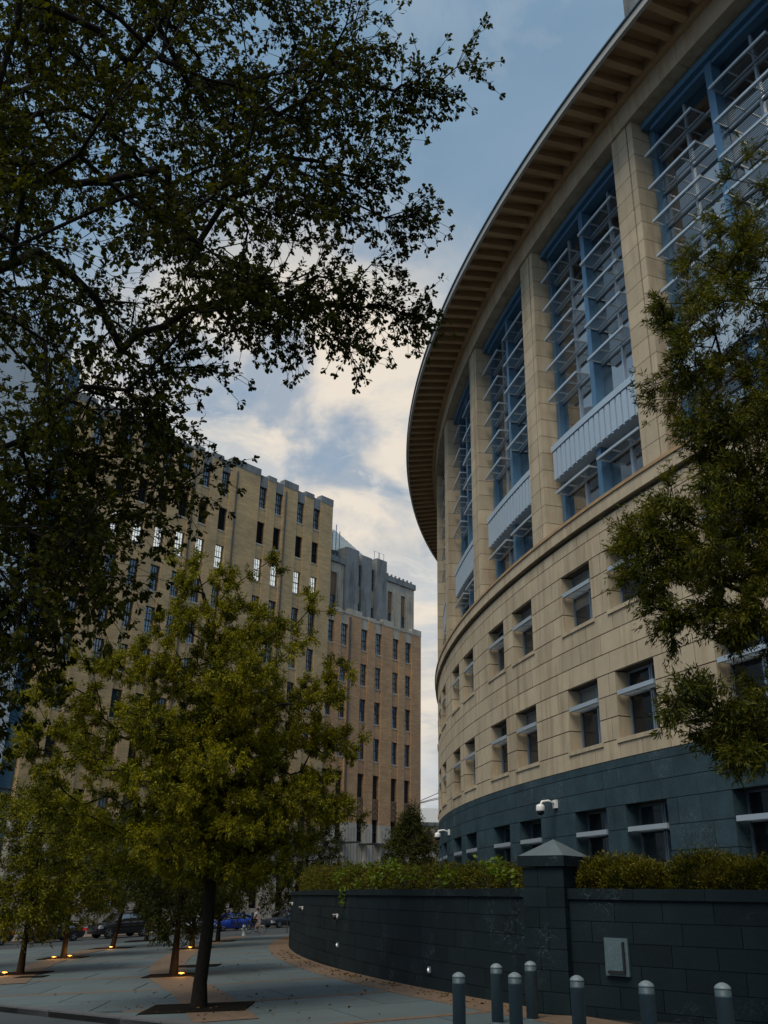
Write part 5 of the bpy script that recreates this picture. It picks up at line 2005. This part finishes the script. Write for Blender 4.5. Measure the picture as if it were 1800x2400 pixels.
def car_meshes(kind):
    """body shell, greenhouse and details; nose towards -x, length along x, wheels on z=0"""
    if kind == 'sedan':
        L, Wd, belt, roof = 4.75, .90, .92, 1.45
        low = [(-2.37, .42, .62, .62), (-2.28, .28, .70, .80), (-1.9, .24, .78, .88), (-1.2, .22, .86, .90), (-.85, .22, .93, .90), (0, .22, .95, .90), (1.2, .22, .97, .90), (1.8, .24, 1.0, .88), (2.2, .28, .98, .83), (2.37, .42, .86, .72)]
        top = [(-.95, .93, .80), (-.25, 1.36, .64), (.1, 1.44, .60), (.8, 1.44, .60), (1.3, 1.34, .62), (1.95, 1.0, .74)]
        wx = (-1.45, 1.38)
        wr = .33
    else:
        L, Wd, belt, roof = 5.0, 1.0, 1.15, 1.85
        low = [(-2.5, .5, .85, .75), (-2.42, .36, 1.0, .92), (-1.6, .32, 1.12, .98), (-1.05, .32, 1.16, 1.0), (0, .32, 1.17, 1.0), (1.5, .32, 1.17, 1.0), (2.3, .34, 1.17, .96), (2.48, .5, 1.1, .88)]
        top = [(-1.15, 1.15, .90), (-.45, 1.74, .76), (0, 1.84, .74), (1.6, 1.84, .74), (2.1, 1.78, .74), (2.42, 1.16, .86)]
        wx = (-1.55, 1.5)
        wr = .41
    b = MB()
    vs, n = [], 0
    for (x, zb, zt, hw) in low:
        zm = zb + (zt - zb) * .55
        sec = [(hw * .90, zb), (hw * .98, zb + .08), (hw, zm), (hw * .97, zt - .05), (hw * .88, zt), (0, zt + .02)]
        ring = [(x, y, z) for y, z in sec] + [(x, -y, z) for y, z in sec[:-1][::-1]]
        n = len(ring)
        vs += ring
    fs = []
    for i in range(len(low) - 1):
        for j in range(n):
            fs.append((i * n + j, i * n + (j + 1) % n, (i + 1) * n + (j + 1) % n, (i + 1) * n + j))
    fs.append(tuple(range(n)))
    fs.append(tuple((len(low) - 1) * n + j for j in range(n))[::-1])
    b.add(vs, fs)
    # roof skin and pillars
    tp = top[1:-1]
    vs = []
    for (x, z, hw) in tp:
        vs += [(x, -hw, z - .05), (x, -hw * .8, z), (x, hw * .8, z), (x, hw, z - .05), (x, hw * .98, z - .09), (x, -hw * .98, z - .09)]
    fs = []
    for i in range(len(tp) - 1):
        for j in range(6):
            fs.append((i * 6 + j, i * 6 + (j + 1) % 6, (i + 1) * 6 + (j + 1) % 6, (i + 1) * 6 + j))
    fs += [(0, 1, 2, 3, 4, 5), tuple(len(vs) - 6 + j for j in range(6))[::-1]]
    b.add(vs, fs)
    for s in (-1, 1):
        b.tube([(top[0][0], s * top[0][2], top[0][1]), (top[1][0], s * top[1][2], top[1][1] - .04)], .04, 6)
        b.tube([(top[-1][0], s * top[-1][2], top[-1][1]), (top[-2][0], s * top[-2][2], top[-2][1] - .04)], .06, 6)
        xm = .35
        b.tube([(xm, s * .86 * (Wd / .9), belt), (xm, s * top[2][2], top[2][1] - .06)], .04, 6)
    body = b.mesh('body', None, True)
    g = MB()
    vs = []
    for (x, z, hw) in top:
        bz = belt - .02
        bw = max(hw, .82 * Wd / .9)
        vs += [(x, -bw * .97, bz), (x, -hw * .985, z - .06), (x, hw * .985, z - .06), (x, bw * .97, bz)]
    fs = []
    for i in range(len(top) - 1):
        for j in range(3):
            fs.append((i * 4 + j, i * 4 + j + 1, (i + 1) * 4 + j + 1, (i + 1) * 4 + j))
    g.add(vs, fs)
    glass = g.mesh('windows', CGLASS, True)
    ty = MB().lathe([(wr * .6, -.1), (wr * .93, -.11), (wr, -.07), (wr, .07), (wr * .93, .11), (wr * .6, .1)], 24).mesh('tyre', RUB, True)
    rm = MB().lathe([(wr * .60, -.09), (wr * .62, .10), (wr * .52, .085), (.05, .07)], 20)
    for q in range(5):
        a = q * 2 * math.pi / 5
        rm.add([(math.cos(a + d) * r, math.sin(a + d) * r, z) for z in (.075, .115) for r, d in ((.04, -.6), (wr * .58, -.16), (wr * .58, .16), (.04, .6))],
               [(0, 1, 2, 3), (7, 6, 5, 4), (0, 4, 5, 1), (1, 5, 6, 2), (2, 6, 7, 3), (3, 7, 4, 0)])
    rim = rm.mesh('rim', RIM)
    hz = low[1][2] - .08
    tz = low[-2][2] - .14
    head = [MB().box(low[0][0] - .0, low[0][0] + .30, s * .80 * Wd / .9 - .16, s * .80 * Wd / .9 + .09, hz - .14, hz).mesh('headlight', HEADL) for s in (-1, 1)]
    tail = [MB().box(low[-1][0] - .25, low[-1][0] + .015, s * .74 * Wd / .9 - .14, s * .74 * Wd / .9 + .12, tz - .12, tz + .05).mesh('taillight', RED) for s in (-1, 1)]
    mirror = [MB().box(-.75, -.57, s * .98 * Wd / .9 - .1, s * .98 * Wd / .9 + .1, belt + .02, belt + .16).mesh('mirror', BLACKP) for s in (-1, 1)]
    door = MB()
    for x in (-.62, .36, 1.3):
        for s in (-1, 1):
            door.box(x - .006, x + .006, s * Wd * 1.001 - .006, s * Wd * 1.001 + .006, .35, belt - .06)
    return body, glass, ty, rim, head, tail, mirror, door.mesh('door_gap', RUB), wx, wr, Wd


CM = {k: car_meshes(k) for k in ('sedan', 'suv')}


def car(kind, tpos, col, label, nm='parked_car'):
    body, glass, ty, rim, head, tail, mirror, door, wx, wr, Wd = CM[kind]
    p = Vector((-23.0, 77.2)) + FD * tpos
    sl = math.atan2(gz(p.x + FD.x, p.y + FD.y) - gz(p.x, p.y), 1)
    t = empty(nm, (p.x, p.y, gz(p.x, p.y) - .14))
    t.rotation_euler = (0, -sl, FPHI)
    tag(t, label, 'car', 'cars parked along the street')
    bm = body.copy()
    bm.materials.append(col)
    link('body', bm, t)
    link('windows', glass, t)
    for x in wx:
        for s in (-1, 1):
            w = link('wheel', ty, t)
            w.location = (x, s * (Wd - .12), wr)
            w.rotation_euler = (math.pi / 2 * (-s), 0, 0)
            link('rim', rim, w)
    for h in head:
        link('headlight', h, t)
    for h in tail:
        link('taillight', h, t)
    for h in mirror:
        link('mirror', h, t)
    link('door_gap', door, t)
    return t


P_BLK = paint('black_car_paint', (0.008, 0.009, 0.011))
P_BLU = paint('blue_car_paint', (0.012, 0.05, 0.36))
P_WHT = paint('white_car_paint', (0.42, 0.47, 0.52))
P_NAV = paint('navy_car_paint', (0.012, 0.02, 0.035))
car('sedan', -7.4, P_BLK, 'black sedan at the left border with a red tail lamp behind the first tree')
car('sedan', -1.7, P_BLK, 'glossy black sedan with bright alloy wheels behind the second tree')
car('suv', 4.2, P_BLK, 'large black sport utility vehicle behind the leaning tree')
car('sedan', 9.9, P_WHT, 'white car half hidden behind the nearest plaza trunk')
car('sedan', 15.2, P_BLU, 'bright blue sedan parked behind the cyclist')
car('sedan', 21.6, P_NAV, 'dark navy car cut off by the end of the curved wall')


# ------------------------------------------------------------------ cyclist
SKIN = mat('skin', (0.32, 0.19, 0.13), 0.6, 0.08)
SHIRT = mat('grey_shirt', (0.30, 0.33, 0.36), 0.9, 0.1)
CLOTH = mat('black_cloth', (0.015, 0.016, 0.018), 0.9, 0.2)


def skin_body(name, verts, edges, radii, m, parent, levels=1, root=0):
    me = bpy.data.meshes.new(name)
    me.from_pydata(verts, edges, [])
    o = link(name, me, parent)
    me.materials.append(m)
    md = o.modifiers.new('skin', 'SKIN')
    md.use_smooth_shade = True
    for i, r in enumerate(radii):
        sv = me.skin_vertices[0].data[i]
        sv.radius = (r, r)
        sv.use_root = i == root
    s = o.modifiers.new('sub', 'SUBSURF')
    s.levels = levels
    s.render_levels = levels
    return o


def cyclist():
    pos = Vector((-9.3, 78.2))
    g = gz(pos.x, pos.y) - .14
    yaw = math.radians(8)          # riding to the right
    bike = empty('bicycle', (pos.x, pos.y, g), yaw)
    tag(bike, 'black bicycle ridden along the street in front of the blue car', 'bicycle')
    for x in (-.52, .52):
        pts = [(x + .34 * math.cos(a), 0, .34 + .34 * math.sin(a)) for a in np.linspace(0, 2 * math.pi, 25)]
        w = MB().tube(pts, .024, 6, False).obj('wheel', RUB, bike, True)
        sp = MB()
        for k in range(10):
            a = k * math.pi / 5
            sp.tube([(x, 0, .34), (x + .32 * math.cos(a), 0, .34 + .32 * math.sin(a))], .004, 3)
        sp.tube([(x, -.05, .34), (x, .05, .34)], .03, 8)
        sp.obj('spokes', RIM, w)
    f = MB()
    bb, seat, head, rear, front = (-.08, 0, .30), (-.22, 0, .82), (.36, 0, .84), (-.52, 0, .34), (.52, 0, .34)
    for a, b_ in ((bb, seat), (seat, head), (bb, (.38, 0, .70)), (rear, bb), (rear, (-.2, 0, .74)), ((.34, 0, .90), front)):
        f.tube([a, b_], .018, 6)
    f.obj('frame', CLOTH, bike)
    MB().tube([(.33, 0, .86), (.36, 0, 1.0), (.36, -.27, 1.03)], .014, 6).tube([(.36, 0, 1.0), (.36, .27, 1.03)], .014, 6).obj('handlebar', CLOTH, bike)
    MB().box(-.36, -.1, -.07, .07, .86, .92).obj('saddle', CLOTH, bike)
    MB().tube([(-.08, -.12, .30), (-.08, .12, .30)], .012, 6).tube([(-.08, -.12, .30), (.06, -.12, .18)], .012, 6).tube([(-.08, .12, .30), (-.22, .12, .42)], .012, 6).obj('crank', RIM, bike)
    per = empty('person', (pos.x, pos.y, g), yaw)
    tag(per, 'cyclist in a grey shirt with a black backpack and dark helmet riding to the right', 'person')
    V = [(-.22, 0, .98), (-.16, 0, 1.14), (-.04, 0, 1.32), (.04, 0, 1.45), (.09, 0, 1.55), (.12, 0, 1.66),
         (.02, -.19, 1.42), (.20, -.24, 1.22), (.36, -.25, 1.08), (.02, .19, 1.42), (.20, .24, 1.22), (.36, .25, 1.08),
         (-.20, -.10, .93), (.10, -.13, .80), (.03, -.12, .42), (.05, -.12, .22), (.19, -.12, .17),
         (-.20, .10, .93), (.16, .13, .94), (-.12, .12, .62), (-.22, .12, .46), (-.08, .12, .42), (.125, 0, 1.72)]
    E = [(0, 1), (1, 2), (2, 3), (3, 4), (4, 5), (5, 22), (3, 6), (6, 7), (7, 8), (3, 9), (9, 10), (10, 11), (0, 12), (12, 13), (13, 14), (14, 15), (15, 16), (0, 17), (17, 18), (18, 19), (19, 20), (20, 21)]
    Rr = [.15, .145, .16, .13, .055, .10, .075, .05, .035, .075, .05, .035, .11, .075, .05, .04, .035, .11, .075, .05, .04, .035, .08]
    body = skin_body('body', V, E, Rr, SKIN, per)
    # clothes over the body
    skin_body('shirt', [V[1], V[2], V[3], V[6], (.10, -.215, 1.33), V[9], (.10, .215, 1.33)], [(0, 1), (1, 2), (2, 3), (3, 4), (2, 5), (5, 6)], [.20, .215, .185, .125, .10, .125, .10], SHIRT, per)
    skin_body('shorts', [(-.2, 0, .97), V[12], V[13], V[17], V[18]], [(0, 1), (1, 2), (0, 3), (3, 4)], [.185, .15, .105, .15, .105], CLOTH, per)
    MB().lathe([(.118, -.02), (.125, .03), (.11, .09), (.06, .125), (.01, .135)], 16, (.115, 0, 1.70)).obj('helmet', CLOTH, per, True)
    for s in (-1, 1):
        MB().box(-.05, .2, s * .12 - .045, s * .12 + .045, .12 if s < 0 else .36, .2 if s < 0 else .44).obj('shoe', CLOTH, per)
    bp = MB().box(-.38, -.16, -.16, .16, 1.08, 1.5).obj('backpack', CLOTH)
    bp.location = (pos.x, pos.y, g)
    bp.rotation_euler = (0, 0, yaw)
    tag(bp, "black backpack on the cyclist's back", 'backpack')
    bevel(bp, .06, 3)


cyclist()

# small street furniture
def hydrant():
    x, y = -9.55, 73.5
    t = empty('fire_hydrant', (x, y, gz(x, y) - .14))
    tag(t, 'pale fire hydrant at the kerb in front of the cyclist', 'hydrant')
    MB().lathe([(.16, 0), (.16, .06), (.11, .08), (.11, .55), (.14, .57), (.14, .62), (.12, .7), (.05, .78), (.04, .84)], 16).obj('barrel', HYD, t, True)
    for a in (0, math.pi):
        q = MB().lathe([(.06, 0), (.06, .16), (.07, .17), (.07, .2)], 10).obj('outlet', HYD, t)
        q.rotation_euler = (0, math.pi / 2, a)
        q.location = (0, 0, .45)
    MB().lathe([(.17, 0), (.17, .03)], 16, (0, 0, -.01)).obj('flange', BLACKP, t)


HYD = mat('hydrant_paint', (0.22, 0.25, 0.26), 0.5, 0.1)
hydrant()


def sign_pole(x, y, h, lab, plate):
    t = empty('sign_pole', (x, y, gz(x, y) - .05))
    tag(t, lab, 'pole')
    MB().tube([(0, 0, 0), (0, 0, h)], .035, 8).obj('pole', DRAIN, t)
    if plate:
        MB().box(-.15, .15, -.045, -.036, h - .5, h - .05).obj('sign_plate', ALU_D, t)
    MB().lathe([(.07, 0), (.07, .05), (.04, .08)], 10).obj('foot', DRAIN, t)


sign_pole(-6.25, 71.2, 3.2, 'thin dark pole at the kerb beside the end of the curved wall', False)
sign_pole(-11.8, 67.7, 2.1, 'thin dark pole near the kerb beside the white car', False)


def bin_():
    x, y = -14.4, 69.0
    t = empty('litter_bin', (x, y, gz(x, y)))
    tag(t, 'black round litter bin near the street beside the dark car', 'bin')
    MB().lathe([(.30, 0), (.33, .1), (.36, .85), (.37, .9)], 20).obj('drum', BLACKP, t, True)
    MB().lathe([(.38, .9), (.36, .98), (.22, 1.1), (.1, 1.12)], 20).obj('lid', BLACKP, t, True)


bin_()


# fallen leaves, twigs and small litter on the plaza
def litter():
    rng = np.random.default_rng(77)
    P, D = [], []
    while len(P) < 520:
        if rng.random() < .72:                      # gathered along the foot of the wall
            a = ang_at(rng.uniform(20.5, 48))
            r = WR + abs(rng.normal()) * .35 + .05
            x, y = WC.x - r * math.cos(a), WC.y + r * math.sin(a)
        elif rng.random() < .5:
            x, y = -3.96 + rng.normal() * 2.2, 23.6 + rng.normal() * 2.0
        else:
            x, y = rng.uniform(-16, 2), rng.uniform(21, 60)
        if in_plaza(x, y):
            P.append((x, y, gz(x, y) + .026))
            D.append((rng.normal(), rng.normal(), .05))
    P, D = np.array(P), np.array(D)
    D /= np.linalg.norm(D, axis=1)[:, None]
    X, F = leaves(P, D, 1, .085, 'oval', rng, splay=.15, droop=-.02, lvar=.5)
    o = link('fallen_leaves', np_mesh('fallen_leaves', X, F, LITTER))
    tag(o, kind='stuff', label='dry fallen leaves scattered over the plaza and along the wall')


LITTER = leaf_mat('dry_leaf', (0.05, 0.03, 0.012), (0.20, 0.11, 0.035), 0.1, 3.0)
litter()
